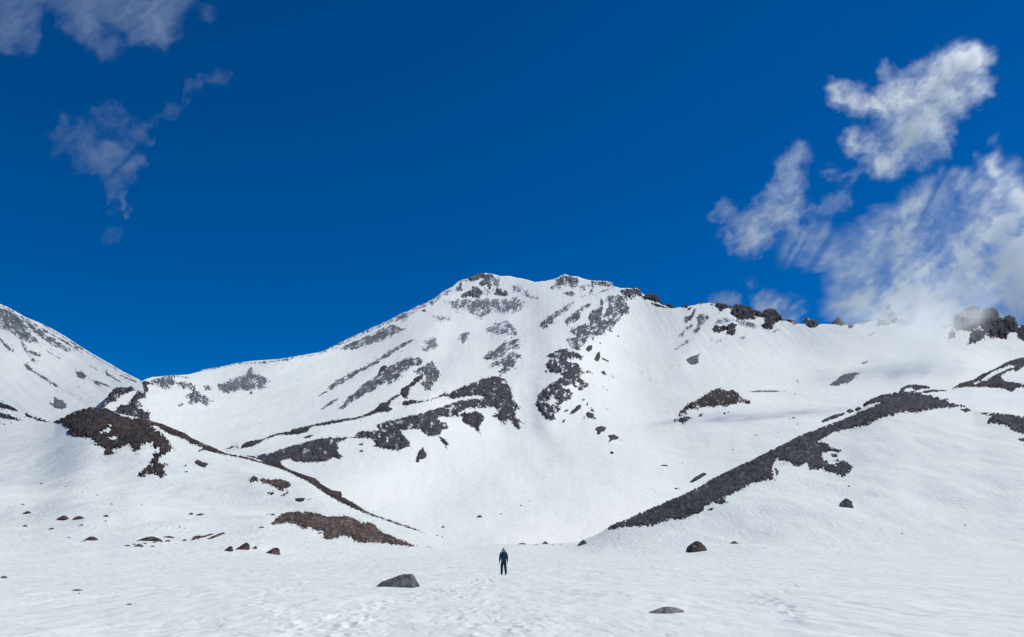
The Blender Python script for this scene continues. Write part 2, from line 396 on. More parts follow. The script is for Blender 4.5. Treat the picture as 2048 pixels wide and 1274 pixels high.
def far_mesh(name, skyl, Yfun, bottom, du, dv_rows, mat, back=140, rough=0.9, seed=3, backslope=-0.35):
    u, top = resamp(skyl, du)
    top = top + rough * fbm(u / 9, 0 * u, 0, 3, seed)
    bot = np.interp(u, [p[0] for p in bottom], [p[1] for p in bottom])
    k = np.linspace(0, 1, dv_rows)[:, None]
    V = bot + (top - bot) * k; U = np.broadcast_to(u, V.shape)
    Y = Yfun(U, V); s, t = st(U, V)
    P = np.stack([s * Y, Y, EYE + t * Y], -1)
    ex = []
    for b in (4, 12, 30, 60, back):
        d = b; Yb = Y[-1] + d
        ex.append(np.stack([s[-1] * Yb, Yb, P[-1, :, 2] + backslope * d - 0.1 * d], -1))
    P = np.concatenate([P, np.array(ex)], 0)
    return grid_mesh(name, P, mat)
botM = [(60,900),(200,885),(300,880),(400,915),(540,955),(650,1005),(790,1065),(860,1085),(940,1098),(1100,1098),(1190,1085),(1260,1060),(1400,1005),(1500,950),(1650,880),(1760,820),(1850,805),(1960,845),(2400,900)]
mat_mtn = snow_mat('snow_mountain', [(60, 3.6), (14, 0.9), (3.5, 0.22)], 0.9, stretch=(1, 0.30, 0.22), col=(0.895, 0.91, 0.865))
tag(far_mesh('mountain', sky_M, M_Y, botM, 1.6, 300, mat_mtn), 'snow covered volcano with a broken double summit above the basin', 'mountain', kind='structure')

# left cone
CK = [(0,900,900),(0,845,1000),(0,760,1250),(0,700,1450),(0,640,1700),(0,600,1850),(150,845,950),(150,780,1150),(150,720,1400),(150,680,1550),(280,830,900),(280,757,1150),(-200,845,1100),(-200,600,1900),(-200,500,2300)]
C_ev = tps(CK)
def C_Y(u, v): return C_ev(u, v) * (1 + 0.0022 * fbm((u * 0.62 - v * 0.78) / 26, (u * 0.78 + v * 0.62) / 160, 0, 3, 51))
sky_C = [(-400,470),(-200,520),(-60,578),(0,608),(19,616),(50,634),(73,643),(105,658),(131,673),(161,693),(191,711),(221,728),(246,743),(266,753),(280,760),(286,772),(290,800),(294,850)]
tag(far_mesh('hill', sky_C, C_Y, [(-400,900),(294,900)], 1.8, 180, mat_mtn, rough=0.5, seed=8), 'steep snowy cone streaked with grey scree at the left edge', 'hill', kind='structure')

# second snow shoulder behind the right moraine
RK = [(1780,800,420),(1850,790,440),(1950,790,430),(1950,765,480),(2048,830,380),(2048,780,440),(2048,720,560),(2200,840,360),(2200,700,560),(1900,780,455),(2400,650,600)]
R_ev = tps(RK)
def R_Y(u, v): return R_ev(u, v) * (1 + 0.002 * fbm(u / 40, v / 30, 0, 3, 61))
sky_R = [(1770,800),(1792,784),(1805,776),(1830,773),(1850,778),(1870,780),(1900,777),(1930,768),(1960,756),(2000,736),(2030,724),(2048,717),(2150,690),(2400,640)]
mat_mid = snow_mat('snow_shoulder', [(12, 0.6), (3.5, 0.2), (1.0, 0.06)], 0.8, col=(0.90, 0.92, 0.89))
tag(far_mesh('hill', sky_R, R_Y, [(1770,815),(1850,815),(1950,850),(2400,900)], 1.6, 90, mat_mid, rough=0.4, seed=9, back=60), 'snow shoulder with dark rocks behind the right moraine', 'hill', kind='structure')

def crest_v(layer, U):
    if layer == 'N':
        s_, _ = st(U, np.full(U.shape, 900.0)); tt_ = np.interp(s_, sN, TN[-1]); return uv(s_, tt_)[1]
    k = {'M': sky_M, 'C': sky_C, 'R': sky_R}[layer]
    return np.interp(U, [p[0] for p in k], [p[1] for p in k])
LAYER = {'N': near_Y, 'M': M_Y, 'C': C_Y, 'R': R_Y}

# ------------------------------------------------------------------ bare rock laid into the snow surfaces
REG = {'a': (0, 580, 3.98), 'b': (400, 640, 3.98), 'c': (800, 520, 3.98), 'd': (850, 700, 3.98), 'e': (1200, 540, 3.98), 'f': (1536, 540, 3.98),
       'g': (1200, 760, 3.98), 'h': (1536, 760, 3.98), 'k': (0, 780, 5.12), 'l': (380, 880, 3.98), 'n': (0, 900, 3.98), 'p': (0, 0, 1.0)}
def poly(reg, txt):
    x0, y0, k = REG[reg]; a = np.array([float(q) for q in txt.replace(' ', ',').split(',')]).reshape(-1, 2)
    return a / k + (x0, y0)
def sdf(u, v, P):
    """signed distance in px, positive inside"""
    d = np.full(u.shape, 1e9); ins = np.zeros(u.shape, bool)
    n = len(P)
    for i in range(n):
        a, b = P[i], P[(i + 1) % n]
        e = b - a; L2 = max(e @ e, 1e-9)
        k = np.clip(((u - a[0]) * e[0] + (v - a[1]) * e[1]) / L2, 0, 1)
        d = np.minimum(d, (u - a[0] - k * e[0]) ** 2 + (v - a[1] - k * e[1]) ** 2)
        c = (a[1] > v) != (b[1] > v)
        if c.any():
            xi = a[0] + (v - a[1]) / (b[1] - a[1] + 1e-12) * e[0]
            ins ^= c & (u < xi)
    return np.where(ins, 1, -1) * np.sqrt(d)
_seed = [100]
def rock(name, label, cat, layer, polys, holes=(), relief=2.2, edge=2.4, dust=0.25, tint='grey', tone=1.0, streak=None, pitch=0.8, kind=None, group=None, grain=6.0, rise=1.6, lift=0.0, dustvar=0.25, frag=None, crag=False):
    """A body of bare rock: a sheet with broken relief that rises out of the snow along its traced outline and is closed behind.
    relief / rise / edge in photo pixels at its distance; streak=(angle deg, stretch) draws the edge out along the fall line."""
    _seed[0] += 7; sd = _seed[0]
    if layer == 'N' and edge > 2: edge *= 1.45
    allp = np.concatenate(polys); m = 5
    u0, v0 = allp.min(0) - m; u1, v1 = allp.max(0) + m
    if (u1 - u0) * (v1 - v0) < 900: pitch = min(pitch, 0.55)
    U, V = np.meshgrid(np.arange(u0, u1, pitch), np.arange(v0, v1, pitch))
    D = np.full(U.shape, -1e9)
    for p in polys: D = np.maximum(D, sdf(U, V, p))
    for h in holes: D = np.minimum(D, -sdf(U, V, h))
    D0 = D.copy()
    if streak:
        a = math.radians(streak[0]); A = U * math.cos(a) + V * math.sin(a); B = -U * math.sin(a) + V * math.cos(a)
        A = A / streak[1]
    else: A, B = U, V
    en = fbm(A / 5.5, B / 5.5, sd, 4, sd, 0.62)
    D = D + edge * (en * 0.95 + 0.45 * fbm(A / 13, B / 11, sd, 2, sd + 2)) * sstep(-6, 1.0, D)
    big = (u1 - u0) * (v1 - v0) > 1500
    fr = (1.0 if big else 0.0) if frag is None else frag
    if fr:      # stray stones just outside the edge, and snow biting into it
        fn = fbm(A / 2.6, B / 2.0, sd + 4, 2, sd + 21, 0.6)
        D = np.maximum(D, (4.5 * (fn - 0.40) * fr + np.where(D < -0.2, 0.0, -9)) + np.minimum(D, 0) * 0.20)
        D = D - np.maximum(-fn - 0.22, 0) * 9 * fr * (1 - sstep(0, 10, D)) * (D > 0)
    air = V < crest_v(layer, U) + 1.2        # against the sky or the ground behind: no stray stones there
    jag = D0 + 1.2 - 4.5 * np.abs(perlin(U / 4.5, V / 11, sd, sd + 51)) - 2.0 * np.abs(perlin(U / 11, V / 20, sd, sd + 52)) if crag else D0
    D = np.where(air, np.minimum(D, jag), D)
    Y = LAYER[layer](U, V); s, t = st(U, V)
    P = np.stack([s * Y, Y, EYE + t * Y], -1)
    du = np.gradient(P, axis=1); dv = np.gradient(P, axis=0)
    n = np.cross(du, -dv); n /= np.linalg.norm(n, axis=-1, keepdims=True) + 1e-12
    n = np.where(n[..., 2:3] < 0, -n, n)
    n = n * 0.55 + np.array([0, -0.25, 0.8]) * 0.45; n /= np.linalg.norm(n, axis=-1, keepdims=True)
    pxm = (Y / F)[..., None]
    if crag:
        rr = (ridged(A / (grain * 2.6), B / (grain * 3.4), sd, 4, sd + 3) - 0.6) * 2.4 + 0.9 * fbm(A / (grain * 6), B / (grain * 6), sd, 2, sd + 5)
        rr = np.round(rr * 2.2) / 2.2 * 0.55 + rr * 0.45
    else:
        rr = (ridged(A / (grain * 3), B / (grain * 3), sd, 3, sd + 3) - 0.6) * 0.9 + 0.5 * fbm(A / (grain * 5), B / (grain * 5), sd, 2, sd + 5)
        wx, wy = U + 2.0 * fbm(U / 6, V / 6, sd, 2, sd + 31), V + 2.0 * fbm(U / 6, V / 6, sd + 3, 2, sd + 32)
        for cs_, am in ((2.4, .35), (4.2, .6), (8.0, 1.0)):
            d_, r_ = cells(wx / cs_, wy / (cs_ * 0.8), sd + int(cs_ * 10))
            keep_ = r_ > (0.25 if cs_ < 3 else 0.55 if cs_ < 5 else 0.82)
            rr = rr + np.where(keep_, am * r_ * np.clip(0.62 - d_, 0, 1) * 1.9, 0)
    if layer != 'N': rr = rr * 0.8 if not crag else rr
    d1, b1 = cells((U + fbm(U / 5, V / 5, 0, 2, sd)) / 3.2, V / 2.6, sd + 41); d2, b2 = cells(U / 7.5, V / 6, sd + 42); d3, b3 = cells((U + 6 * en) / 26, (V + 6 * en) / 20, sd + 43)
    blk = (b1 ** 2.0 * 1.1 + b2 ** 2 * 0.8 + b3 * 0.55) / 0.85
    blk = 0.22 + 0.68 * blk
    if layer != 'N': blk = 0.55 + 0.22 * blk + 0.35 * fbm(A / 11, B / 4, sd, 3, sd + 44)
    ins = sstep(-0.5, 3.5, D)
    if layer == 'N' and not crag: relief = relief * 0.62
    h = np.clip(D * 0.55 - 0.15, -1.2, rise) + relief * rr * ins + lift * ins
    h = np.where(D > 0, np.maximum(h, 0.12), h)
    P = P + n * h[..., None] * pxm
    ok = D > -1.3
    keep = ok[:-1, :-1] & ok[:-1, 1:] & ok[1:, 1:] & ok[1:, :-1]
    if not keep.any(): return None
    dst = dust + dustvar * fbm(U / 14, V / 14, sd, 2, sd + 11) - 0.25 * dust * sstep(-.3, .8, rr)
    if streak: dst = dst + dustvar * 0.8 * fbm(A / 6, B / 6, sd, 2, sd + 12)
    if dust > 0.2:      # snow drawn out in fine streaks, thickening towards the rim of the patch
        dst = dst + 0.34 * fbm(A / (3.0 if streak else 4.0), B / 2.0, sd, 3, sd + 14, .7) + (dust - 0.2) * 0.9 * (1 - sstep(0, 7, D)) - 0.05
    # closed body: front sheet, a back sheet sunk into the hill, walls between
    R, C = U.shape; idx = np.arange(R * C).reshape(R, C)
    q = np.stack([idx[:-1, :-1], idx[1:, :-1], idx[1:, 1:], idx[:-1, 1:]], -1)[keep]
    depth = 2.5 + np.clip(D, 0, 12) * 0.9
    Pb = P + np.array([0, 0.75, -0.65]) * (depth[..., None] * pxm)
    o2 = R * C
    kp = np.pad(keep, 1)
    walls = []
    I, J = np.nonzero(keep)
    def wall(sel, a, b):
        if sel.any(): walls.append(np.stack([a[sel], a[sel] + o2, b[sel] + o2, b[sel]], -1))
    i00, i01, i11, i10 = idx[I, J], idx[I, J + 1], idx[I + 1, J + 1], idx[I + 1, J]
    wall(~kp[I, J + 1], i01, i00); wall(~kp[I + 2, J + 1], i10, i11); wall(~kp[I + 1, J], i00, i10); wall(~kp[I + 1, J + 2], i11, i01)
    q = np.concatenate([q[:, ::-1][:, [0, 3, 2, 1]], q[:, ::-1] + o2] + walls)
    VV = np.concatenate([P.reshape(-1, 3), Pb.reshape(-1, 3)])
    at = np.concatenate([dst.reshape(-1), dst.reshape(-1)]); bk = np.concatenate([blk.reshape(-1), blk.reshape(-1)])
    pm = float(np.median(Y[ok])) / F
    ob = quads_mesh(name, VV, q, rock_mat(pm, dust, tint, tone), smooth=False, attrs={'dust': at, 'block': bk})
    if kind == 'stuff': tag(ob, label, cat, kind='stuff')
    else: tag(ob, label, cat, group)
    return ob
PO = poly

# ---- left cone: scree streaks (gravel nobody could count)
sc = dict(dust=0.42, tint='ash', relief=0.7, rise=0.6, edge=2.6, streak=(38, 2.6), kind='stuff', tone=0.75)
rock('scree', 'grey scree streaks raking down the upper left cone', 'scree', 'C', [
 PO('a', '-60,60 0,140 100,170 180,230 230,300 300,400 360,470 430,500 480,550 400,510 330,440 260,420 200,420 230,500 300,590 250,570 200,500 150,400 100,350 30,320 -60,290'),
 PO('a', '130,180 220,230 300,290 400,360 470,410 550,460 600,480 540,500 480,460 420,450 350,390 300,370 240,310 180,250')], **sc)
rock('scree', 'thin brown scree band along the crest of the left cone', 'scree', 'C', [
 PO('a', '-60,80 0,118 40,125 200,215 330,300 480,380 600,450 690,520 640,500 560,450 450,385 320,310 200,245 80,170'),
 PO('a', '290,250 420,312 520,372 640,452 760,524 880,596 980,655 1060,700 1100,725 1040,700 970,662 870,605 750,535 630,463 510,385 410,325')], **{**sc, 'tint': 'brown', 'dust': 0.44, 'tone': 2.4, 'edge': 1.4})
rock('scree', 'small grey scree strips on the middle of the left cone', 'scree', 'C', [PO('a', x) for x in (
 '-20,360 0,370 50,430 110,480 105,500 60,480 20,430 0,410', '180,575 230,600 270,640 340,680 400,720 495,785 470,785 400,745 330,700 270,655 210,640',
 '200,480 260,485 350,520 310,530 260,520', '250,540 305,590 280,585', '600,640 650,650 690,685 670,715 610,690', '710,598 780,640 730,620',
 '830,635 880,670 990,750 930,720 850,680', '740,715 800,730 900,780 850,765 790,750 820,780 760,750', '600,765 630,775 610,782', '550,810 610,845 570,835',
 '618,835 642,862 626,850', '940,655 1000,690 1110,740 1050,726 980,695')], **{**sc, 'dust': 0.3, 'edge': 1.5, 'tint': 'ash', 'tone': 0.8})
rock('scree', 'oval grey scree patch low on the left cone', 'scree', 'C', [PO('a', '395,885 420,910 430,850 480,870 530,900 540,930 500,950 440,940 400,910')], **{**sc, 'dust': 0.1, 'edge': 1.2, 'tone': 0.8})
rock('rock_band', 'upper dark rock band at the left edge below the cone', 'rock band', 'C', [PO('a', '-60,870 0,890 40,900 110,940 150,965 100,962 50,952 10,940 -60,930'), PO('a', '205,985 300,1015 390,1050 350,1057 280,1037 215,1008')], tint='slate', dust=0.2, streak=(25, 2), edge=2.4, group='rock bands under the cone')
rock('rock_band', 'lower dark rock band at the left edge below the cone', 'rock band', 'C', [PO('a', '-60,950 0,970 60,985 120,1010 190,1052 130,1042 70,1032 10,1017 -60,1000'), PO('a', '-20,1040 0,1045 38,1068 0,1058')], tint='slate', dust=0.2, streak=(25, 2), edge=2.4, group='rock bands under the cone')

# ---- rocks beyond the left moraine
rock('rock_outcrop', 'jagged forked rock ridge at the saddle below the left cone', 'rock outcrop', 'M', [
 PO('a', '780,940 810,900 850,850 900,790 930,772 1010,772 1060,757 1110,742 1150,727 1185,732 1210,747 1170,760 1185,800 1165,815 1165,870 1120,865 1100,880 1140,920 1110,940 1150,960 1200,975 1190,1000 1200,1040 1130,1040 1060,1030 970,1000 910,970 960,905 1000,920 1060,850 1100,790 1040,810 970,840 930,870 930,890 880,890 840,925 800,960')], crag=True, grain=5, relief=2.8, dust=0.3, tint='slate', edge=2.2)
rock('rock_outcrop', 'snow dusted rocks on the skyline right of the saddle', 'rock outcrop', 'M', [
 PO('a', '1195,735 1200,722 1260,702 1310,683 1390,677 1430,682 1520,697 1480,702 1430,692 1385,697 1400,740 1380,770 1320,805 1280,785 1240,765 1200,750')], relief=1.6, dust=0.42, tint='grey')
rock('rock_outcrop', 'broken band of rocks trailing into the left bowl', 'rock outcrop', 'M', [
 PO('a', '1410,740 1480,735 1550,750 1555,780 1600,820 1640,850 1700,885 1680,900 1640,925 1600,900 1560,895 1520,915 1495,890 1520,870 1470,850 1500,820 1530,800 1500,780 1460,785 1420,770'),
 PO('a', '1400,915 1460,908 1440,930'), PO('a', '1240,800 1265,805 1250,812')], relief=2.2, dust=0.42, edge=5, tint='grey')
rock('scree', 'grey dusted gravel patch on the left snow shoulder', 'scree', 'M', [
 PO('b', '140,510 220,480 300,450 370,420 390,380 410,370 425,420 480,440 530,460 570,500 500,520 540,540 450,555 400,560 380,575 320,545 300,560 220,590 150,560'),
 PO('b', '30,525 70,520 110,550 70,565 40,555'), PO('b', '385,580 410,570 425,595 400,597')], kind='stuff', relief=1.3, rise=0.7, dust=0.38, tint='ash', edge=3.5, tone=0.85)
rock('scree', 'thin brown scree line along the left shoulder skyline', 'scree', 'M', [
 PO('b', '0,400 120,380 230,355 330,340 420,333 540,328 640,308 740,293 830,283 930,266 1010,238 1010,250 980,262 860,292 770,300 700,325 640,330 520,345 400,350 330,350 230,364 120,392 0,412')], kind='stuff', relief=0.5, rise=0.4, dust=0.42, tint='brown', tone=2.0, edge=1.2)
st_ = dict(kind='stuff', relief=1.0, rise=0.6, streak=(-28, 3.2), edge=3.4)
rock('scree', 'uppermost grey scree streak along the left summit slope', 'scree', 'M', [
 PO('b', '970,252 1070,205 1180,145 1300,90 1420,38 1500,2 1600,-50 1760,-125 1830,-145 1800,-110 1700,-50 1640,-20 1560,10 1450,50 1330,100 1220,150 1130,190 1060,235'),
 PO('c', '0,450 60,420 130,385 200,345 280,300 340,250 400,220 470,205 450,250 400,275 330,310 230,370 130,420 60,480 0,505')], **{**st_, 'dust': 0.45, 'tint': 'ash'})
rock('scree', 'broad grey scree streak below the left summit slope', 'scree', 'M', [
 PO('b', '1080,225 1200,180 1330,130 1440,70 1530,40 1640,70 1580,110 1480,150 1380,190 1280,210 1200,240 1150,245 1110,235')], **{**st_, 'dust': 0.37, 'tint': 'ash', 'tone': 0.8})
rock('scree', 'long narrow grey scree streak above the main dark rib', 'scree', 'M', [
 PO('b', '1010,550 1080,490 1160,440 1260,390 1340,350 1440,300 1470,260 1560,220 1630,175 1700,160 1660,190 1590,230 1540,270 1450,315 1370,370 1270,420 1190,480 1100,530 1050,557'),
 PO('b', '945,603 1000,572 1022,572 980,595')], **{**st_, 'dust': 0.33, 'tint': 'ash', 'tone': 0.72})
rock('rock_rib', 'long dark rock rib slanting across the left face', 'rock rib', 'M', [
 PO('b', '1090,712 1140,660 1200,600 1280,530 1360,470 1430,420 1500,370 1580,330 1660,300 1740,290 1780,320 1760,360 1700,370 1650,400 1620,450 1560,490 1510,520 1480,500 1430,530 1380,570 1300,590 1240,640 1180,690 1120,715'),
 PO('b', '970,708 1010,670 1060,635 1100,622 1080,650 1030,680 985,710')], relief=1.8, dust=0.36, streak=(-35, 2.5), tint='grey', edge=3)
rock('rock_outcrop', 'small dark pinnacle on the upper side of the long rib', 'rock outcrop', 'M', [PO('b', '1410,442 1425,405 1440,378 1465,355 1490,370 1470,410 1422,445')], relief=2, dust=0.15, tint='slate', edge=1, lift=1)
rock('rock_outcrop', 'shaggy dusted rock patch at the head of the ridge crest', 'rock outcrop', 'M', [
 PO('b', '1750,380 1810,340 1860,320 1870,350 1900,400 1920,430 1890,480 1850,520 1830,560 1790,560 1760,510 1790,450 1760,430 1720,430 1700,410')], relief=1.8, dust=0.38, edge=3.4, tint='grey')
rock('rock_rib', 'thin dark crest of rocks winding down to the left moraine', 'rock rib', 'M', [
 PO('b', '1690,490 1710,460 1750,440 1780,430 1770,470 1720,510 1670,540 1665,580 1650,620 1620,625 1600,600 1560,620 1520,650 1510,690 1530,710 1500,735 1420,735 1340,765 1260,790 1170,805 1080,822 1000,838 930,847 900,850 850,890 780,910 700,917 620,915 560,940 500,960 480,985 420,1005 340,1024 320,1022 340,985 390,965 480,950 540,930 600,905 700,888 790,858 880,838 960,820 1060,798 1160,783 1250,773 1330,743 1400,708 1430,665 1490,650 1520,620 1590,580 1600,550 1650,520'),
 PO('b', '190,1038 230,1012 265,1001 310,1016 330,1024 270,1010 220,1032')], relief=1.9, dust=0.18, tint='slate', edge=1.8, lift=0.6)
rock('rock_outcrop', 'great dark triangular buttress in the middle of the face', 'rock outcrop', 'M', [
 PO('b', '1395,832 1500,802 1600,778 1780,735 1900,700 2000,665 2060,650 2060,780 2038,772 1920,770 1890,790 1960,820 1980,860 1930,880 1900,920 1960,960 1982,1000 1970,1027 1930,980 1890,925 1830,930 1790,910 1750,870 1600,880 1660,960 1680,1005 1580,1040 1520,1035 1430,1020 1375,1005 1400,990 1370,950 1220,937 1160,945 1150,935 1220,930 1260,890 1380,880 1420,870'),
 PO('d', '190,430 300,395 460,385 470,375 440,362 330,372 240,390 190,385 150,370 60,393 -60,425 -150,440 -210,428 -120,400 0,405 80,380 150,345 160,330 190,345 230,325 350,270 500,215 600,198 640,240 690,320 700,400 760,460 755,475 720,470 730,540 800,590 800,600 750,580 760,625 750,638 710,610 680,570 640,580 640,595 590,560 530,525 580,490 540,460 440,462 330,470 270,500 190,500')],
 holes=[PO('b', '1700,668 1800,655 1940,625 1960,632 1860,662 1760,690 1690,690')], crag=True, grain=5, relief=3.0, dust=0.22, tint='slate', edge=2.4, streak=(30, 1.3), rise=2.6, tone=1.15, dustvar=0.45)
rock('rock_outcrop', 'tooth shaped crag hanging under the triangular buttress', 'rock outcrop', 'M', [
 PO('d', '270,520 310,490 370,500 400,485 450,500 470,530 465,570 430,610 440,660 445,672 420,650 390,625 340,600 290,575 300,545')], crag=True, grain=5, relief=3, dust=0.15, tint='slate', edge=1.8, rise=2.4)
rock('rock_outcrop', 'dark wedge of rock where the crest meets the left moraine', 'rock outcrop', 'M', [
 PO('b', '200,1040 330,1078 430,1083 560,1060 700,1010 830,975 920,950 1040,935 1160,938 1150,960 1090,980 1110,1020 1090,1040 1140,1090 1110,1110 1060,1095 1020,1120 940,1135 850,1135 760,1130 720,1108 640,1120 650,1150 700,1200 640,1210 500,1180 400,1140 300,1100')], relief=2.8, dust=0.2, tint='slate', edge=2.2, rise=2.4, tone=1.15, dustvar=0.4)
rock('rock_outcrop', 'lone spiky crag standing in the snow below the buttress', 'rock outcrop', 'M', [PO('b', '1718,1130 1722,1090 1745,1040 1775,1010 1790,1040 1812,1075 1790,1105 1750,1110 1742,1136')], crag=True, grain=5, relief=2.6, dust=0.2, tint='slate', edge=1.2, rise=3, lift=1)
rock('rock_outcrop', 'upper of two small rocks in the snow left of the tooth crag', 'rock outcrop', 'M', [PO('b', '1260,990 1300,976 1295,998 1270,1000')], relief=1.6, dust=0.15, tint='grey', edge=0.6)
rock('rock_outcrop', 'lower of two small rocks in the snow left of the tooth crag', 'rock outcrop', 'M', [PO('b', '1265,1042 1285,1032 1302,1040 1292,1054 1270,1052')], relief=1.6, dust=0.15, tint='grey', edge=0.6)
rock('rock_outcrop', 'low flat rock in the snow under the winding crest', 'rock outcrop', 'M', [PO('b', '820,935 860,917 910,912 880,935 840,945')], relief=1.2, dust=0.2, tint='grey', edge=1)

# ---- summit
sm = dict(crag=True, grain=4, relief=3.0, tint='grey', edge=2.2, tone=1.25)  # lighter tone on the far summit rock stands in for aerial haze
rock('summit_crag', 'dark crag crowning the left summit', 'crag', 'M', [PO('c', '540,150 590,120 640,103 690,108 740,115 750,150 720,180 740,200 710,240 690,200 650,210 620,190 660,150 600,165 570,175')], dust=0.22, **sm)
rock('summit_crag', 'largest grey crag under the left summit', 'crag', 'M', [PO('c', '480,300 500,270 560,240 580,205 620,215 650,240 665,270 630,305 580,300 540,290 500,305')], dust=0.22, **sm)
rock('summit_crag', 'double knob crag right of the largest summit crag', 'crag', 'M', [PO('c', '748,272 770,225 800,225 820,250 850,240 860,285 820,290 780,285')], dust=0.12, **sm)
rock('summit_crag', 'frosted crag at the left end of the summit skyline', 'crag', 'M', [PO('c', '455,200 480,160 520,158 540,170 500,180 490,215 505,240 470,255 440,240')], dust=0.43, **sm)
rock('scree', 'rime covered ribs fanning out below the left summit', 'scree', 'M', [
 PO('c', '350,330 480,310 600,310 700,300 780,310 880,300 960,290 1000,340 980,400 900,430 800,430 740,420 700,460 620,470 560,430 500,400 460,420 400,370')], kind='stuff', dust=0.47, tint='ash', relief=1.6, rise=0.5, edge=6, streak=(-60, 1.8), tone=0.9)
rock('scree', 'faint rime streaks between the two summits', 'scree', 'M', [
 PO('c', '880,190 960,200 1050,260 1100,310 1040,310 960,270 900,250'), PO('c', '640,200 720,240 760,210 700,170 740,120 800,130 800,200 700,290')], kind='stuff', dust=0.49, tint='ash', relief=1.4, rise=0.5, edge=5, streak=(50, 2))
rock('summit_crag', 'frosted crag forming the right summit', 'crag', 'M', [PO('c', '1200,215 1230,185 1240,150 1300,113 1340,130 1420,140 1430,150 1420,190 1390,230 1360,225 1340,208 1280,205 1280,240 1240,235 1200,230')], dust=0.41, **sm)
rock('summit_crag', 'small dark crag below the right summit', 'crag', 'M', [PO('c', '1300,265 1330,250 1375,250 1392,270 1370,290 1330,283')], dust=0.3, **sm)
rock('summit_crag', 'dusted crag at the right end of the summit skyline', 'crag', 'M', [PO('c', '1520,165 1540,160 1620,170 1650,165 1690,185 1703,217 1640,212 1560,200 1540,240 1510,277 1500,260 1530,220')], dust=0.40, **sm)
rock('scree', 'faint grey scree streak under the right summit', 'scree', 'M', [PO('c', '1420,210 1500,185 1520,200 1480,235 1440,250'), PO('c', '1430,280 1520,270 1640,230 1700,225 1640,250 1560,280 1440,310')], kind='stuff', dust=0.47, tint='ash', relief=0.8, rise=0.4, edge=3, streak=(-30, 2))
rb = dict(relief=1.8, tint='grey', edge=3, streak=(-42, 2), tone=1.2)
rock('rock_rib', 'left of the two short dusted ribs under the right summit', 'rock rib', 'M', [PO('c', '1100,535 1120,490 1180,450 1260,400 1330,350 1400,325 1380,370 1300,430 1250,470 1200,520 1150,550')], dust=0.44, **rb)
rock('rock_rib', 'right of the two short dusted ribs under the right summit', 'rock rib', 'M', [PO('c', '1305,490 1340,450 1410,400 1480,355 1530,340 1500,390 1440,410 1430,470 1380,500 1330,520')], dust=0.34, **rb)
rock('rock_outcrop', 'broad dusted buttress falling from the right summit skyline', 'rock outcrop', 'M', [
 PO('c', '1500,460 1530,400 1590,370 1595,310 1625,320 1650,290 1740,270 1810,300 1820,360 1835,400 1820,430 1780,430 1760,470 1720,500 1690,570 1640,560 1640,600 1600,610 1550,600 1540,640 1500,620 1480,650 1440,700 1460,720 1400,720 1350,690 1320,635 1400,610 1350,580 1360,540 1440,520 1500,500')],
 holes=[PO('c', '1625,330 1650,330 1655,370 1620,430 1605,430 1615,380')], relief=2.6, tint='grey', dust=0.40, edge=3, streak=(-42, 1.7), rise=2.2, dustvar=0.4, tone=1.15)
rock('rock_outcrop', 'dark rim rocks where the summit skyline drops right', 'rock outcrop', 'M', [PO('c', '1740,245 1800,227 1890,222 1920,250 1932,292 1890,290 1880,317 1840,317 1800,295 1770,280')], relief=2.6, tint='slate', dust=0.34, edge=1.8, tone=1.2)
rock('rock_outcrop', 'ragged dark central buttress above the basin', 'rock outcrop', 'M', [
 PO('d', '990,30 1080,-5 1150,-5 1220,25 1260,55 1255,85 1200,65 1140,85 1200,105 1250,145 1270,175 1300,155 1330,185 1280,190 1230,185 1240,225 1280,255 1300,270 1290,305 1240,328 1190,295 1160,275 1130,280 1100,315 1140,305 1175,345 1165,385 1100,415 1060,445 1085,455 1080,480 1040,520 1045,550 1000,568 960,550 930,510 890,450 868,420 890,370 950,310 1020,255 1090,220 1100,205 1050,185 940,175 980,145 955,120 970,90 1000,70 970,50')],
 holes=[PO('d', '955,412 1020,385 1060,400 1020,430 1000,442'), PO('d', '1195,250 1240,265 1225,290 1200,275')], crag=True, grain=5, relief=3.0, tint='slate', dust=0.27, edge=2.8, rise=2.6, tone=1.25, dustvar=0.5, streak=(-15, 1.5))
sp = dict(relief=1.8, tint='slate', edge=1.0, tone=1.2, dust=0.18)
for lab, ps in (('blocky crag on the upper right side of the central buttress', ['1475,712 1500,680 1530,675 1530,710 1500,735']),
                ('forked dark rock right of the central buttress', ['1545,790 1570,740 1590,725 1595,770 1580,810 1555,800', '1600,775 1660,800 1660,815 1620,795']),
                ('pointed dark rock alone on the snow right of the buttress', ['1597,890 1625,878 1645,918 1620,912']),
                ('two small stones below the pointed dark rock', ['1678,915 1710,945 1690,938', '1650,940 1680,957 1664,955'])):
    rock('rock_outcrop', lab, 'rock outcrop', 'M', [PO('c', x) for x in ps], **sp)
for lab, ps in (('slanting slab of rock below the central buttress', ['1143,520 1170,480 1210,440 1250,433 1240,465 1190,502']),
                ('small oval rock under the central buttress', ['1103,482 1130,473 1142,485 1110,497']),
                ('loose cluster of rocks below the central buttress', ['1250,548 1268,530 1278,540 1262,552', '1290,540 1278,505 1300,490 1340,505 1350,530 1368,552 1330,548', '1280,430 1292,415 1303,440 1285,450', '1238,395 1262,388 1280,397 1260,405', '1310,470 1340,470 1352,490 1325,490']),
                ('tiny dark rock at the foot of the central buttress', ['1088,578 1100,555 1118,548 1108,578']),
                ('dark rock at the top of the lower pair in the basin', ['1350,635 1365,612 1400,603 1447,613 1430,645 1400,655 1390,675 1368,670 1372,650']),
                ('dark rock at the bottom of the lower pair in the basin', ['1450,680 1500,670 1545,693 1530,712 1490,718 1460,740 1470,712', '1555,713 1578,716 1565,722']),
                ('round dark boulder alone low in the basin', ['1468,818 1485,804 1508,818 1490,830'])):
    rock('rock_outcrop', lab, 'rock outcrop', 'M', [PO('d', x) for x in ps], **sp)
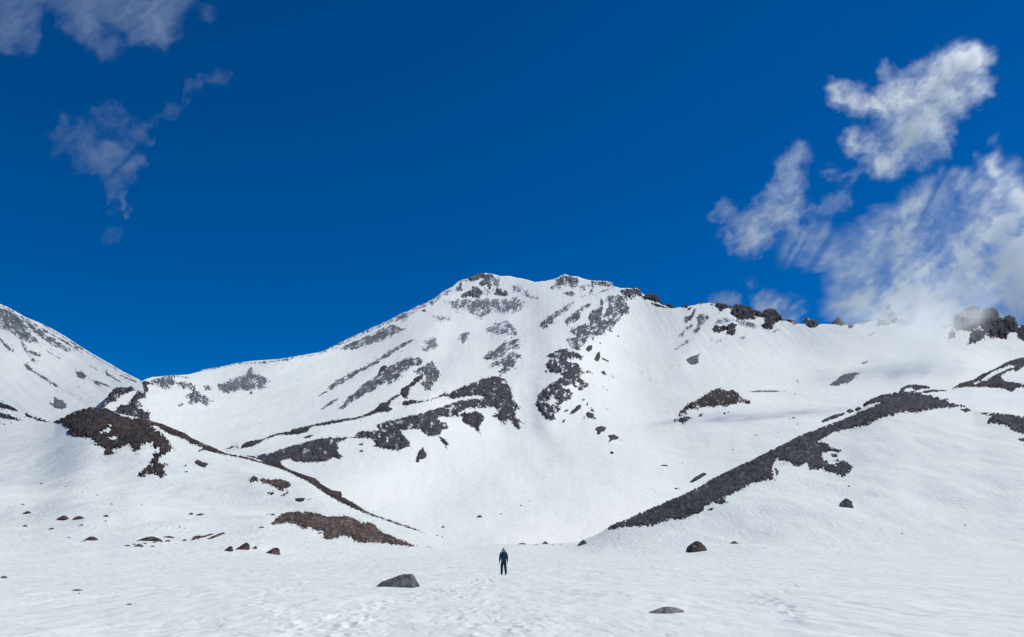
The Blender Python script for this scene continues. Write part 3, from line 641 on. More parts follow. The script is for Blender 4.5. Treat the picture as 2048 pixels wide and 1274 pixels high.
rock('scree', 'topmost pale scree fan in the middle of the face', 'scree', 'M', [PO('c', '680,545 760,500 850,480 900,510 930,560 950,600 985,612 900,612 840,603 760,607 700,590')], kind='stuff', dust=0.47, tint='ash', relief=1.2, rise=0.5, edge=5, streak=(-20, 2.5))
rock('rock_rib', 'upper dusted rib in the middle of the face', 'rock rib', 'M', [PO('c', '660,770 740,710 820,660 880,630 940,620 950,680 970,710 900,710 840,740 780,790 700,800 670,790')], relief=1.8, tint='grey', dust=0.40, edge=4, streak=(-32, 3), tone=1.2)
rock('rock_rib', 'lower dusted rib pointing at the triangular buttress', 'rock rib', 'M', [PO('c', '680,880 740,820 830,770 900,730 970,750 970,765 920,790 930,830 880,880 810,915 790,890 820,850 760,850')], relief=1.8, tint='grey', dust=0.37, edge=4, streak=(-32, 2.6), tone=1.15)
rock('scree', 'small pale scree patch left of the middle ribs', 'scree', 'M', [PO('c', '455,610 500,580 560,570 550,620 500,665 460,640')], kind='stuff', dust=0.40, tint='ash', relief=1, rise=0.5, edge=2.5, streak=(-40, 2))
rock('scree', 'pale scree patch above the ridge crest', 'scree', 'M', [PO('c', '180,640 260,615 300,610 300,660 310,700 260,720 200,730 170,700 200,680')], kind='stuff', dust=0.46, tint='ash', relief=1, rise=0.5, edge=4, streak=(-25, 2.5))
rock('rock_outcrop', 'tiny dark rock on the left summit slope', 'rock outcrop', 'M', [PO('c', '168,402 195,388 212,408 190,415')], relief=1.4, tint='grey', dust=0.2, edge=0.6)
rock('scree', 'scattered grey specks on the left summit slope', 'scree', 'M', [PO('c', '230,432 300,440 400,450 412,485 330,490 270,492 290,470')], kind='stuff', dust=0.5, tint='ash', relief=1, rise=0.4, edge=5)

# ---- right hand ridge
rd = dict(relief=3.2, tint='slate', edge=2.2, rise=2.4, crag=True, grain=4)
rock('ridge_crag', 'dark spiky rocks just right of the summit on the skyline', 'crag', 'M', [PO('e', '330,215 370,190 400,183 450,190 470,230 492,265 440,258 400,240 350,238'), PO('e', '400,258 520,292 590,302 540,307 430,282')], dust=0.18, **rd)
rock('ridge_crag', 'low dark rocks left of the lowest point of the skyline saddle', 'crag', 'M', [PO('e', '515,272 560,268 600,302 560,307')], dust=0.2, **rd)
rock('ridge_crag', 'low dark rocks right of the lowest point of the skyline saddle', 'crag', 'M', [PO('e', '640,295 670,275 712,280 700,300 650,302')], dust=0.2, **rd)
rock('ridge_crag', 'small dark block on the skyline above the snow dome', 'crag', 'M', [PO('e', '778,268 800,250 832,265 800,277')], dust=0.12, **rd)
rock('ridge_crag', 'small dark block just under the skyline left of the snow dome', 'crag', 'M', [PO('e', '695,320 712,290 728,295 712,318')], dust=0.12, **rd)
rock('ridge_crag', 'long massif of dark crags topping the right ridge', 'crag', 'M', [
 PO('e', '870,277 960,264 1060,292 1080,270 1140,285 1190,292 1240,322 1290,332 1330,310 1370,303 1410,320 1440,370 1460,402 1400,420 1380,440 1380,470 1350,480 1310,470 1280,440 1310,410 1310,380 1250,375 1230,395 1150,400 1100,400 1060,370 1030,340 1050,310 1000,310 960,330 935,350 950,310 900,287')], **{**rd, 'relief': 3.6, 'lift': 1}, dust=0.12)
rock('scree', 'grey dusted apron under the ridge massif', 'scree', 'M', [PO('e', '1080,400 1150,402 1230,420 1285,450 1220,472 1150,455 1100,430')], kind='stuff', dust=0.44, tint='ash', relief=1.2, rise=0.7, edge=2.5, tone=0.85)
rock('ridge_crag', 'low rocks on the skyline right of the massif', 'crag', 'M', [PO('e', '1440,388 1510,395 1592,427 1540,437 1500,405')], dust=0.3, **rd)
rock('ridge_crag', 'cluster of dark blocks hanging below the massif', 'crag', 'M', [PO('e', '885,470 930,435 960,450 1010,440 1050,420 1095,430 1080,460 1080,500 1050,525 1000,515 1010,480 960,500 910,500')], dust=0.25, **rd)
rock('scree', 'thin dusted rocks between the massif and the hanging blocks', 'scree', 'M', [PO('e', '900,440 930,390 980,370 1050,380 1090,410 1040,420 960,440')], kind='stuff', dust=0.5, tint='ash', relief=1.4, rise=0.6, edge=3, tone=0.8)
rock('rock_rib', 'upper rocks of the short rib left of the massif', 'rock rib', 'M', [PO('e', '658,405 680,370 712,370 740,320 762,305 755,350 720,400 690,422')], dust=0.3, relief=2, tint='slate', edge=2, tone=1.2)
rock('rock_rib', 'grey dusted lower part of the short rib left of the massif', 'rock rib', 'M', [PO('e', '760,380 800,345 860,360 872,385 830,420 800,450 790,500 740,512 740,480 770,450 780,410')], dust=0.37, relief=1.6, tint='grey', edge=2.2, tone=1.4)
rock('scree', 'loose dusted blocks along the left of the short rib', 'scree', 'M', [PO('e', '690,440 740,430 740,465 700,490 660,530 615,530 650,500'), PO('e', '600,552 620,543 612,554')], kind='stuff', dust=0.44, tint='ash', relief=1.4, rise=0.6, edge=3, tone=0.6)
rock('scree', 'faint scree strip below the short rib', 'scree', 'M', [PO('e', '590,632 640,590 700,550 750,543 700,590 650,615 610,637'), PO('e', '865,575 880,540 900,533 880,565'), PO('e', '915,585 940,550 990,545 960,570'), PO('e', '1105,533 1160,523 1150,555 1115,552'), PO('e', '1370,492 1400,470 1440,465 1430,482 1390,502')], kind='stuff', dust=0.44, tint='ash', relief=1, rise=0.5, edge=2.4, tone=0.8)
rock('rock_outcrop', 'smooth grey outcrop alone in the right bowl', 'rock outcrop', 'M', [PO('e', '680,715 730,685 780,670 800,653 785,690 785,745 740,755 700,740')], relief=1.1, tint='ash', dust=0.25, edge=1.4, tone=0.75)
rock('rock_outcrop', 'dark peaked rock island in the middle of the basin', 'rock outcrop', 'M', [
 PO('e', '620,1165 630,1130 690,1070 740,1050 820,1000 880,970 920,945 960,940 1010,960 1060,955 1100,985 1130,1020 1200,1045 1190,1070 1120,1060 1040,1070 1000,1100 960,1080 900,1095 850,1085 780,1110 720,1110 690,1120 690,1150 650,1162')], relief=2.6, tint='brown', dust=0.27, edge=2.4, rise=3, tone=0.85, dustvar=0.4)
rock('rock_outcrop', 'rubble at the left foot of the peaked rock island', 'rock outcrop', 'M', [PO('e', '568,1208 620,1180 690,1160 732,1180 700,1200 660,1227 640,1212')], relief=2, tint='slate', dust=0.32, edge=3)
rock('rock_outcrop', 'small rocks in the snow just below the rock island', 'rock outcrop', 'M', [PO('e', '785,1162 800,1140 822,1150 800,1170'), PO('e', '978,1142 990,1130 1003,1142 990,1148'), PO('e', '1010,1130 1035,1128 1020,1138')], relief=1.6, tint='slate', dust=0.2, edge=0.8)
rock('scree', 'thin dark line of gravel right of the rock island', 'scree', 'M', [PO('e', '1190,970 1260,957 1400,959 1475,966 1380,971 1260,972')], kind='stuff', dust=0.28, tint='ash', relief=0.8, rise=0.5, edge=1.2, tone=0.6)
rock('rock_outcrop', 'slanting grey rock patch low in the right bowl', 'rock outcrop', 'M', [PO('f', '478,917 530,880 600,830 660,818 732,816 690,860 640,900 560,917 510,924')], relief=1.0, tint='ash', dust=0.12, edge=1.8, streak=(-25, 2), tone=0.72)
rock('rock_outcrop', 'tiny pale rock patch half lost in mist', 'rock outcrop', 'M', [PO('f', '738,742 792,720 792,738 760,748')], relief=0.8, tint='ash', dust=0.3, edge=0.8)
rock('ridge_crag', 'dark knob on the skyline left of the misty pinnacle', 'crag', 'M', [PO('f', '285,388 310,370 340,390 400,410 412,440 340,466 300,442')], dust=0.3, **rd)
rock('ridge_crag', 'sloping block on the skyline beside the misty pinnacle', 'crag', 'M', [PO('f', '508,422 540,390 560,374 600,400 627,436 570,442')], dust=0.2, **rd)
rock('ridge_crag', 'small dark block at the right foot of the sloping block', 'crag', 'M', [PO('f', '632,430 660,425 692,450 650,468')], dust=0.2, **rd)
rock('ridge_crag', 'faint frosted rocks on the skyline at the pinnacle foot', 'crag', 'M', [PO('f', '690,432 740,425 790,402 860,385 820,410 760,432')], dust=0.4, **rd)
rock('ridge_crag', 'faint frosted rock in the snow just below the misty pinnacle', 'crag', 'M', [PO('f', '785,522 840,490 852,500 810,532')], dust=0.4, **rd)
rock('ridge_crag', 'tall pale pinnacle standing in the mist', 'crag', 'M', [PO('f', '860,430 872,395 900,350 930,330 945,290 965,268 985,310 1000,340 1022,350 1027,400 960,442 880,444')], dust=0.25, **{**rd, 'lift': 1.5})
rock('ridge_crag', 'low dark rocks between the pinnacle and the big crags', 'crag', 'M', [PO('f', '1345,468 1400,440 1478,438 1420,466')], dust=0.3, **rd)
rock('ridge_crag', 'tallest crag of the big dark group at the right edge', 'crag', 'M', [PO('f', '1488,445 1488,352 1540,342 1580,300 1640,278 1680,290 1692,330 1700,400 1680,470 1600,490 1540,480 1500,490 1470,455')], **{**rd, 'relief': 4.2, 'rise': 4, 'lift': 1, 'edge': 3.6, 'grain': 7, 'relief': 6}, dust=0.06)
rock('ridge_crag', 'broad middle crag of the big dark group', 'crag', 'M', [PO('f', '1690,420 1695,340 1740,310 1790,303 1830,330 1850,380 1880,402 1930,490 1900,552 1840,540 1780,547 1740,520 1720,480 1690,470')], **{**rd, 'relief': 4.2, 'rise': 4, 'lift': 1, 'edge': 3.6, 'grain': 7, 'relief': 6}, dust=0.06)
rock('ridge_crag', 'pointed right hand crag of the big dark group', 'crag', 'M', [PO('f', '1868,410 1880,375 1920,355 1970,380 1987,440 2000,470 1990,500 1930,500 1890,460')], **{**rd, 'relief': 3.6, 'rise': 4, 'lift': 1, 'grain': 6, 'relief': 5}, dust=0.06)
rock('ridge_crag', 'dark crag cut by the right edge of the skyline', 'crag', 'M', [PO('f', '1985,470 2010,440 2038,440 2100,430 2250,440 2250,600 2100,590 2030,562 1990,545 1975,520')], **rd, dust=0.12)
rock('ridge_crag', 'downward pointing spur below the big dark group', 'crag', 'M', [PO('f', '1597,592 1608,520 1620,480 1680,470 1740,500 1720,540 1660,582')], **{**rd, 'rise': 3.5, 'lift': 1.5}, dust=0.06)
rock('ridge_crag', 'small separate fang left of the big dark group', 'crag', 'M', [PO('f', '1438,552 1440,505 1468,452 1492,500 1490,540')], **rd, dust=0.1)

# ---- shoulder behind the right moraine
rock('rock_outcrop', 'dark rocks climbing the shoulder at the right edge', 'rock outcrop', 'R', [
 PO('f', '1465,944 1530,900 1640,870 1700,830 1800,790 1870,750 1900,730 2000,700 2038,695 2200,640 2200,760 2038,772 1970,812 1950,792 1850,842 1880,880 2000,900 2038,905 2200,900 2200,935 1990,937 1940,972 1850,942 1760,937 1620,932 1540,937')],
 holes=[PO('f', '1700,880 1730,850 1800,805 1930,758 1962,765 1850,812 1740,872'), PO('f', '1640,905 1680,880 1690,890 1660,908')], relief=2.4, tint='slate', dust=0.2, edge=2, rise=2)
rock('rock_outcrop', 'dark cap of rocks behind the top of the right moraine', 'rock outcrop', 'R', [PO('f', '1035,975 1060,940 1110,915 1180,910 1250,920 1285,930 1240,945 1180,962 1120,990')], holes=[PO('f', '1080,965 1110,938 1150,940 1165,962 1100,970')], relief=2, tint='slate', dust=0.2, edge=1.6)
rock('rock_outcrop', 'thin dark strip of rocks beside the right moraine top', 'rock outcrop', 'R', [PO('f', '1200,992 1240,960 1300,952 1410,955 1425,962 1300,974')], relief=1.4, tint='slate', dust=0.15, edge=1.2)

# ---- right moraine
rock('moraine', 'long dark rubble ridge climbing the right snow slope', 'rubble ridge', 'N', [
 PO('g', '40,1187 120,1145 230,1100 380,1035 530,970 690,900 790,850 900,780 1050,710 1150,660 1300,590 1400,540 1600,435 1800,360 1987,290 2057,250 2110,236 2205,196 2220,188 2197,186 2087,205 2107,178 2157,150 2237,118 2377,92 2537,96 2687,140 2787,175 2900,210 2787,222 2687,227 2537,257 2387,262 2337,282 2237,302 2167,342 2087,372 1977,392 1857,412 1757,482 1727,492 1807,505 1837,540 1917,560 1897,580 1837,570 1757,592 1787,640 1867,680 1897,650 1957,645 2017,692 1977,742 1927,775 1877,742 1817,740 1767,712 1677,712 1657,692 1637,662 1567,687 1517,662 1447,640 1400,630 1390,650 1370,720 1390,800 1310,800 1200,830 1130,870 1050,910 980,950 1020,970 970,992 900,970 850,1000 800,1060 740,1080 660,1112 560,1112 500,1132 420,1162 330,1167 200,1167 100,1187')],
 relief=2.3, rise=2.0, edge=3.2, dust=0.10, tint='slate', pitch=0.75, dustvar=0.2, grain=4.5, tone=0.9)
rock('rubble', 'loose rubble below the hooked end of the right moraine', 'rubble patch', 'N', [PO('g', '1840,590 1900,600 1880,625 1850,615'), PO('g', '1850,640 1905,630 1890,650'), PO('g', '1400,690 1430,740 1405,760 1395,720'), PO('g', '1880,555 1930,560 1900,575'), PO('g', '860,1035 900,1015 890,1035'), PO('g', '1420,655 1470,665 1440,680')], relief=1.8, edge=2.4, dust=0.2, tint='slate', kind='stuff')
rock('rubble_patch', 'thin broken line of stones left of the right moraine top', 'rubble patch', 'N', [PO('h', '428,325 470,300 520,280 600,258 610,262 540,292 480,312 440,328')], relief=1.2, edge=1.2, dust=0.2, tint='slate')
rock('rubble_patch', 'two flat stones between the snow strips of the right moraine', 'rubble patch', 'N', [PO('h', '628,243 650,230 678,240 650,251'), PO('h', '697,228 720,212 738,220 712,235')], relief=1.5, edge=0.8, dust=0.15, tint='slate')
rock('moraine', 'dark rubble slope cut by the right edge', 'rubble ridge', 'N', [
 PO('h', '1690,263 1760,259 1900,270 2038,290 2300,320 2300,520 2150,480 2038,430 1950,410 1880,360 1820,350 1735,345 1775,290')], relief=2.4, rise=2, edge=2.8, dust=0.08, tint='slate', grain=4.5)
rock('rubble_patch', 'small rubble patch at the right end of the moraine', 'rubble patch', 'N', [PO('h', '1525,232 1580,223 1622,245 1570,263')], relief=1.6, edge=1.6, dust=0.15, tint='slate')
rock('rubble_patch', 'loose stones at the right edge under the rubble slope', 'rubble patch', 'N', [PO('h', '1985,468 2038,458 2100,470 2080,500 2000,487'), PO('h', '2020,520 2060,510 2050,530')], relief=1.6, edge=2, dust=0.15, tint='slate')
rock('rubble_patch', 'thin dark stones on the snow left of the right moraine', 'rubble patch', 'N', [PO('g', '720,805 760,770 820,738 842,742 790,775 735,805')], relief=1.2, edge=1, dust=0.15, tint='slate')

# ---- left moraine
rock('moraine', 'large brown rubble hill at the top of the left slope', 'rubble ridge', 'N', [
 PO('k', '550,328 620,292 700,250 780,215 860,190 940,170 1010,185 1080,180 1150,215 1250,260 1350,285 1480,290 1560,320 1640,345 1650,370 1600,368 1550,365 1600,400 1640,440 1700,470 1740,540 1750,570 1800,600 1720,640 1650,680 1620,700 1650,760 1740,770 1680,800 1700,860 1650,900 1620,870 1560,855 1480,880 1400,885 1420,850 1500,790 1560,760 1530,740 1580,690 1550,650 1620,630 1640,610 1540,590 1560,530 1500,550 1440,570 1430,610 1360,640 1340,570 1220,590 1150,620 1190,640 1120,670 1070,670 1060,590 940,550 990,550 940,500 820,480 720,465 670,435 720,400 640,350')],
 holes=[PO('k', '1040,430 1080,400 1120,375 1145,400 1110,440'), PO('k', '1110,490 1200,493 1190,505 1140,502')], relief=2.4, rise=2.0, edge=4.2, dust=0.07, tone=0.72, tint='brown', pitch=0.75, grain=4.5, dustvar=0.22)
rock('moraine', 'narrow brown rubble crest running down to the flat snow', 'rubble ridge', 'N', [
 PO('k', '1520,305 1560,322 1660,345 1750,385 1890,440 1960,490 2040,525 2060,560 1950,535 1850,495 1760,462 1700,440 1620,380 1540,350'),
 PO('l', '-20,0 0,0 80,15 160,45 220,75 280,100 360,120 400,125 470,140 560,165 640,165 720,190 760,220 860,260 1000,305 1060,360 1130,400 1200,410 1210,450 1300,500 1400,560 1480,600 1600,640 1750,690 1885,740 1700,690 1540,633 1440,603 1300,548 1200,498 1080,433 1000,373 900,313 780,255 680,220 560,185 460,155 340,130 200,105 120,83 60,92 100,60 0,28')],
 relief=2.2, rise=1.7, edge=1.7, dust=0.06, tone=0.72, tint='brown', pitch=0.7, grain=4, dustvar=0.15)
rock('moraine', 'rust brown rubble mound low on the left slope', 'rubble ridge', 'N', [
 PO('l', '650,665 680,620 730,590 790,575 880,570 1000,580 1060,600 1180,610 1230,600 1300,620 1350,650 1400,660 1460,660 1500,710 1560,750 1640,780 1740,815 1805,850 1700,843 1580,828 1450,815 1400,815 1350,823 1310,810 1280,770 1200,770 1150,790 1090,795 1060,760 1050,720 1000,720 960,700 900,705 850,680 780,660 680,677')],
 relief=3.2, rise=2.8, edge=2.2, dust=0.05, tone=0.9, tint='red', pitch=0.6, grain=5.5, dustvar=0.2)
rp = dict(relief=2, edge=2.4, dust=0.08, tint='brown')
rock('rubble_patch', 'longest rubble patch between the crest and the rust brown mound', 'rubble patch', 'N', [PO('l', '470,312 500,290 560,310 640,310 740,315 780,330 810,370 740,405 700,400 660,365 580,345 560,325 480,337'), PO('l', '620,422 660,400 682,430 640,437'), PO('l', '720,440 785,410 760,445')], **rp)
rock('rubble_patch', 'small flat rubble patch under the crest of the left moraine', 'rubble patch', 'N', [PO('l', '830,463 920,460 902,490 842,492'), PO('l', '930,476 950,466 968,466 945,480')], **{**rp, 'edge': 1.4})
rock('rubble_patch', 'rubble patch to the right of the brown hill', 'rubble patch', 'N', [PO('l', '20,180 60,158 140,190 122,222 70,205')], **rp)
rock('rubble', 'stray rubble left of the rust brown mound', 'rubble patch', 'N', [PO('l', '608,590 650,585 702,590 650,603'), PO('l', '1010,738 1040,730 1055,740 1030,748'), PO('l', '1035,775 1080,770 1070,785')], **{**rp, 'edge': 1.2}, kind='stuff')
rock('rubble_patch', 'short row of stones in the middle of the left slope', 'rubble patch', 'N', [PO('n', '1495,515 1520,498 1548,502 1530,516'), PO('n', '1552,520 1590,502 1635,510 1600,522')], **{**rp, 'edge': 1.0})
rock('rubble', 'dark stones just below the tail of the brown hill', 'rubble patch', 'N', [PO('n', '825,45 850,25 930,18 880,35 840,50'), PO('n', '1050,5 1090,0 1080,18'), PO('n', '1070,28 1110,32 1090,38')], **{**rp, 'edge': 1.4}, kind='stuff')
rock('rubble', 'speckled stones right of the tail of the brown hill', 'rubble patch', 'N', [PO('n', '1460,130 1480,115 1495,125 1478,138'), PO('n', '1468,175 1500,160 1490,180'), PO('n', '1545,100 1570,80 1600,105 1650,110 1640,140 1600,135 1570,115')], **{**rp, 'edge': 1.4}, kind='stuff')

# ------------------------------------------------------------------ boulders and stones standing on the snow
def ground_point(layer, u, v):
    U = np.array([[float(u)]]); V = np.array([[float(v)]])
    Y = float(LAYER[layer](U, V)[0, 0]); s_, t_ = st(u, v)
    return Vector((float(s_) * Y, Y, EYE + float(t_) * Y)), Y
SHAPES = {'peak': [(-.5,0),(-.32,.35),(-.1,.8),(.02,1),(.2,.75),(.42,.3),(.5,0)], 'dome': [(-.5,0),(-.38,.5),(-.12,.95),(.15,1),(.38,.6),(.5,0)],
          'flat': [(-.5,0),(-.3,.6),(0,1),(.25,.8),(.5,.15)], 'lean': [(-.5,0),(-.2,.5),(.1,.95),(.3,1),(.5,.7),(.42,.3),(.1,.1)],
          'big': [(-.5,0),(-.38,.26),(-.30,.42),(-.1,.62),(.04,.82),(.1,.98),(.34,1),(.42,.78),(.47,.4),(.5,.16)],
          'tooth': [(-.5,0),(-.44,.34),(-.28,.72),(-.04,.98),(.1,1),(.24,.9),(.36,.3),(.44,.03)],
          'loaf': [(-.5,0),(-.3,.4),(-.1,.88),(.06,1),(.2,.93),(.3,.72),(.36,.7),(.5,.48),(.2,.12)],
          'twin': [(-.5,.1),(-.42,.45),(-.15,.75),(.05,1),(.3,.95),(.5,.6),(.35,.35),(.15,.2),(-.1,0),(-.3,0)]}
def boulder(name, label, group, layer, u, v, w, h, shape='dome', deep=0.75, tint='boulder', tone=1.0, rot=0.0, cat='boulder'):
    _seed[0] += 3; sd = _seed[0]; rnd = random.Random(sd)
    c, Y = ground_point(layer, u, v)
    k = Y / F * 0.96; h *= 0.82; v_ = v
    W, H = w * k, h * k; Dp = W * deep
    bm = bmesh.new()
    for x, z in SHAPES[shape]:
        taper = 1 - 0.62 * z
        for yy in (-1, 1):
            j = 1 + rnd.uniform(-.12, .12)
            bm.verts.new((x * W * (1 if yy < 0 else 0.9), yy * Dp * 0.5 * taper * j, z * H))
        bm.verts.new((x * W * 0.9, -0.62 * Dp * taper * rnd.uniform(.8, 1.1), z * H * 0.45))
    for x, z in ((-.55, -.35), (.55, -.35)):
        for yy in (-.5, .5): bm.verts.new((x * W, yy * Dp, z * H))
    r = bmesh.ops.convex_hull(bm, input=bm.verts)
    bmesh.ops.delete(bm, geom=[g for g in set(r['geom_interior'] + r['geom_unused']) if isinstance(g, bmesh.types.BMVert)], context='VERTS')
    cuts = 5 if w > 12 else 3
    bmesh.ops.subdivide_edges(bm, edges=bm.edges[:], cuts=cuts, use_grid_fill=True)
    bmesh.ops.triangulate(bm, faces=bm.faces[:])
    if w > 30: bmesh.ops.subdivide_edges(bm, edges=bm.edges[:], cuts=2, use_grid_fill=True)
    bm.normal_update()
    co = np.array([q.co for q in bm.verts]) / max(W, H) * 4
    nn = 0.045 * fbm(co[:, 0], co[:, 1], co[:, 2], 4, sd) * max(min(W, H * 2.2), 0.02)
    for q, d in zip(bm.verts, nn): q.co += q.normal * float(d)
    me = bpy.data.meshes.new(name); bm.to_mesh(me); bm.free()
    at = me.attributes.new('dust', 'FLOAT', 'POINT'); at.data.foreach_set('value', np.full(len(me.vertices), -0.3 if w > 12 else -0.2, np.float32))
    _, cb = cells(co[:, 0] * 1.3, co[:, 2] * 1.7 + co[:, 1], sd); at = me.attributes.new('block', 'FLOAT', 'POINT'); at.data.foreach_set('value', (0.5 + 0.7 * cb).astype(np.float32))
    me.materials.append(rock_mat(max(k * (1.6 if w > 30 else 1), 0.02), 0, tint, tone))
    o = bpy.data.objects.new(name, me); COL.objects.link(o)
    o.location = c - Vector((0, 0, 0.0)); o.rotation_euler = (0, rot, rnd.uniform(-.25, .25))
    return tag(o, label, cat, group)
G1 = 'boulders poking out of the snow'
for lab, lay, u, v, w, h, shp, kw in (
 ('big grey angular boulder with a slanting left side in the foreground snow', 'N', 795, 1173.5, 80, 28, 'big', dict(deep=0.6, tone=1.25)),
 ('low grey loaf shaped boulder in the nearest snow right of centre', 'N', 1331, 1225.5, 70, 13.5, 'loaf', dict(deep=0.5, tone=2.2)),
 ('dark tooth shaped boulder standing below the end of the right moraine', 'N', 1394, 1101.5, 38, 22, 'tooth', dict(tint='brown', tone=1.5)),
 ('small rounded boulder right of the dark tooth shaped one', 'N', 1468, 1086.8, 15, 5.5, 'flat', dict(tone=1.1)),
 ('humped boulder on the far edge of the flat snow, right of the person', 'N', 1166, 1088.8, 20, 11, 'peak', {}),
 ('small pointed boulder on the far edge of the flat snow above the person', 'N', 1090, 1087.6, 13, 6.5, 'peak', {}),
 ('low flat boulder on the far edge of the flat snow just right of the person', 'N', 1044, 1088.6, 16, 3.4, 'flat', {}),
 ('two lobed purple grey boulder alone on the right snow slope', 'N', 1691, 1013, 24, 19, 'twin', dict(tone=1.3)),
 ('dark boulder on the valley snow beyond the flat', 'M', 959, 1034.6, 11, 5, 'dome', dict(tint='slate')),
 ('tiny pointed boulder beyond the foot of the narrow brown crest', 'M', 886, 1055, 7, 4.3, 'peak', dict(tint='slate')),
 ('elongated boulder below the left end of the rust brown mound', 'N', 545, 1107.5, 26, 14, 'lean', dict(tint='brown', tone=1.6)),
 ('tall dark boulder beside smaller ones on the left slope', 'N', 486, 1097.5, 24, 14, 'lean', dict(tint='brown', tone=1.2)),
 ('small boulder tucked under the tall dark one', 'N', 489, 1098.8, 13, 5, 'flat', dict(tint='brown', tone=1.2)),
 ('slim leaning stone left of the tall dark boulder', 'N', 457, 1102, 15, 11.5, 'lean', dict(tint='brown', tone=1.2)),
 ('small leaning stone between the tall boulder and the mound', 'N', 509, 1097, 9, 5.5, 'lean', dict(tint='brown', tone=1.4)),
 ('brown dome shaped boulder at the lower left of the slope', 'N', 183, 1080.8, 22, 9.2, 'dome', dict(tint='brown', tone=1.3)),
 ('left of the two matching boulders halfway up the left slope', 'N', 127, 1038, 19, 9, 'peak', dict(tint='brown', tone=1.3)),
 ('right of the two matching boulders halfway up the left slope', 'N', 158, 1037.5, 18, 7, 'flat', dict(tint='brown', tone=1.2)),
 ('boulder near the left edge above a smaller stone', 'N', 55, 1027, 13, 6, 'flat', dict(tint='brown', tone=1.4)),
 ('small boulder right of the two matching boulders', 'N', 212, 1033, 9, 4.2, 'dome', dict(tint='brown', tone=1.3)),
 ('long low brown boulder at the head of the rock cluster', 'N', 299, 1081.5, 44, 9.5, 'loaf', dict(tint='brown', tone=1.2, deep=.5)),
 ('flat pale boulder at the bottom of the rock cluster', 'N', 278, 1092.8, 16, 6, 'flat', dict(tone=1.0)),
 ('thin slab of rock right of the long brown boulder', 'N', 337, 1074.8, 20, 3.4, 'flat', dict(tint='brown', tone=1.2)),
 ('stone below the thin slab in the rock cluster', 'N', 335.5, 1083.2, 10, 4, 'dome', dict(tint='brown', tone=1.2)),
 ('dark boulder in the snow at the left edge of the foreground', 'N', 7.5, 1156, 12, 5, 'flat', {}),
 ('thin flat slab in the foreground snow at the left', 'N', 154, 1181, 19, 3.2, 'flat', dict(tone=1.2)),
 ('small flat stone in the lower left foreground', 'N', 258, 1209.5, 10, 2.8, 'flat', dict(tone=1.2)),
 ('flat dark stone on the valley side below the rock island', 'M', 1328, 931.5, 14, 2.6, 'flat', dict(tint='slate')),
 ('dark stone above the lower end of the right moraine', 'M', 1352, 978, 7, 3, 'dome', dict(tint='slate')),
 ('dark stone in the shaded snow below the rock island', 'M', 1587, 836.5, 8, 2.6, 'flat', dict(tint='slate')),
 ):
    boulder('boulder', lab, G1, lay, u, v, w, h, shp, **kw)
for lab, u, v, w, h in (('thin flat stone near the left edge, above its bigger neighbour', 45,1009,8,1.8), ('stone below the right one of the two matching boulders', 163,1050.6,8,2.6),
   ('small stone at the left edge below the flat boulder', 50,1052.8,8.5,3.6), ('low stone below the left one of the two matching boulders', 103.5,1058.2,10,3.4), ('sliver of stone at the left foot of the brown dome boulder', 167,1082.5,9,1.6),
   ('leftmost stone of the rock cluster on the left slope', 255,1091.9,10,2.6), ('lowest stone right of the flat pale boulder', 305,1093.2,9,2.4), ('stone right under the long brown boulder', 308,1084.8,8,1.8),
   ('small stone left of the slanting brown slabs', 369,1081.6,8,4), ('stone just left of the rust brown mound', 523,1055.2,10,3)):
    boulder('stone', lab, 'small stones scattered over the left slope', 'N', u, v, w, h, 'flat', tint='brown', tone=1.2, cat='stone')
G2 = 'tiny stones scattered over the left slope'
for u, v, w, h in ((82,968,4.5,2.3),(132,973.5,3.5,1.8),(164.6,985,3.5,1.6),(194,990.5,4,1.8),(223,1008.6,5.5,2.2),(283,1009.6,3.2,1.4),(211,1042,5.5,1.6),
   (138,1075.2,6,1.5),(359,1054,5,1.4),(369,1056.6,4,1.3),(158,1187.6,4.5,1.8),(352,1088,3.5,1.6),(323,1084,4,1.4),(268,1089,6,2.2),(290,1087,7,2),(316,1078,6,1.8)):
    boulder('stone', 'tiny dark stone speck on the snow of the left slope', G2, 'N', u, v, w, h, random.Random(int(u * 7)).choice(['flat', 'dome', 'peak']), tint='brown', tone=1.2, cat='stone')
for lab, u, v, w, h in (('lone stone high in the bowl right of the dusted buttress', 1236,672.6,5,2.2), ('dark stone on the snow just right of the dusted buttress foot', 1200,687,4,3),
   ('upper of two stones in the right bowl above the gravel line', 1594,761.5,5,1.8), ('lower of two stones in the right bowl above the gravel line', 1596,765.6,4,1.4), ('stone in the shaded snow between the island and the moraine', 1595,848.5,5.5,1.4),
   ('flat stone beside the middle of the right moraine', 1511.6,870.5,6,1.5), ('stone right of the dark valley boulder', 1002,1028.4,5,2), ('stone on the valley snow uphill from the hiker', 1042,1011.2,5,2)):
    boulder('stone', lab, 'stones in the basin snow', 'M', u, v, w, h, 'dome', tint='slate', cat='stone')
G3 = 'tiny stones in the basin snow'
for u, v, w, h in ((1059,1002.5,3.5,1.4),(1465,899.5,3.5,1.6),(1579,838.2,4,1.6),(1557,864.5,4.5,1.2),(1358,976.5,3,1.4),(1365,926.5,3,1.4),
   (1589.5,788.4,4,1.6),(1345,730.6,3,1.4),(1300,759.4,3,1.2),(1284,745,3,1.2),(1214,780,4,1.2),(1206,774,4,1.2),(1215,819,4,1.4),(1093,954.6,3,1.4)):
    boulder('stone', 'tiny dark stone dotted on the snow of the basin behind', G3, 'M', u, v, w, h, random.Random(int(u * 7)).choice(['flat', 'dome', 'peak']), tint='slate', cat='stone')
G4 = 'stones along the far edge of the flat snow'
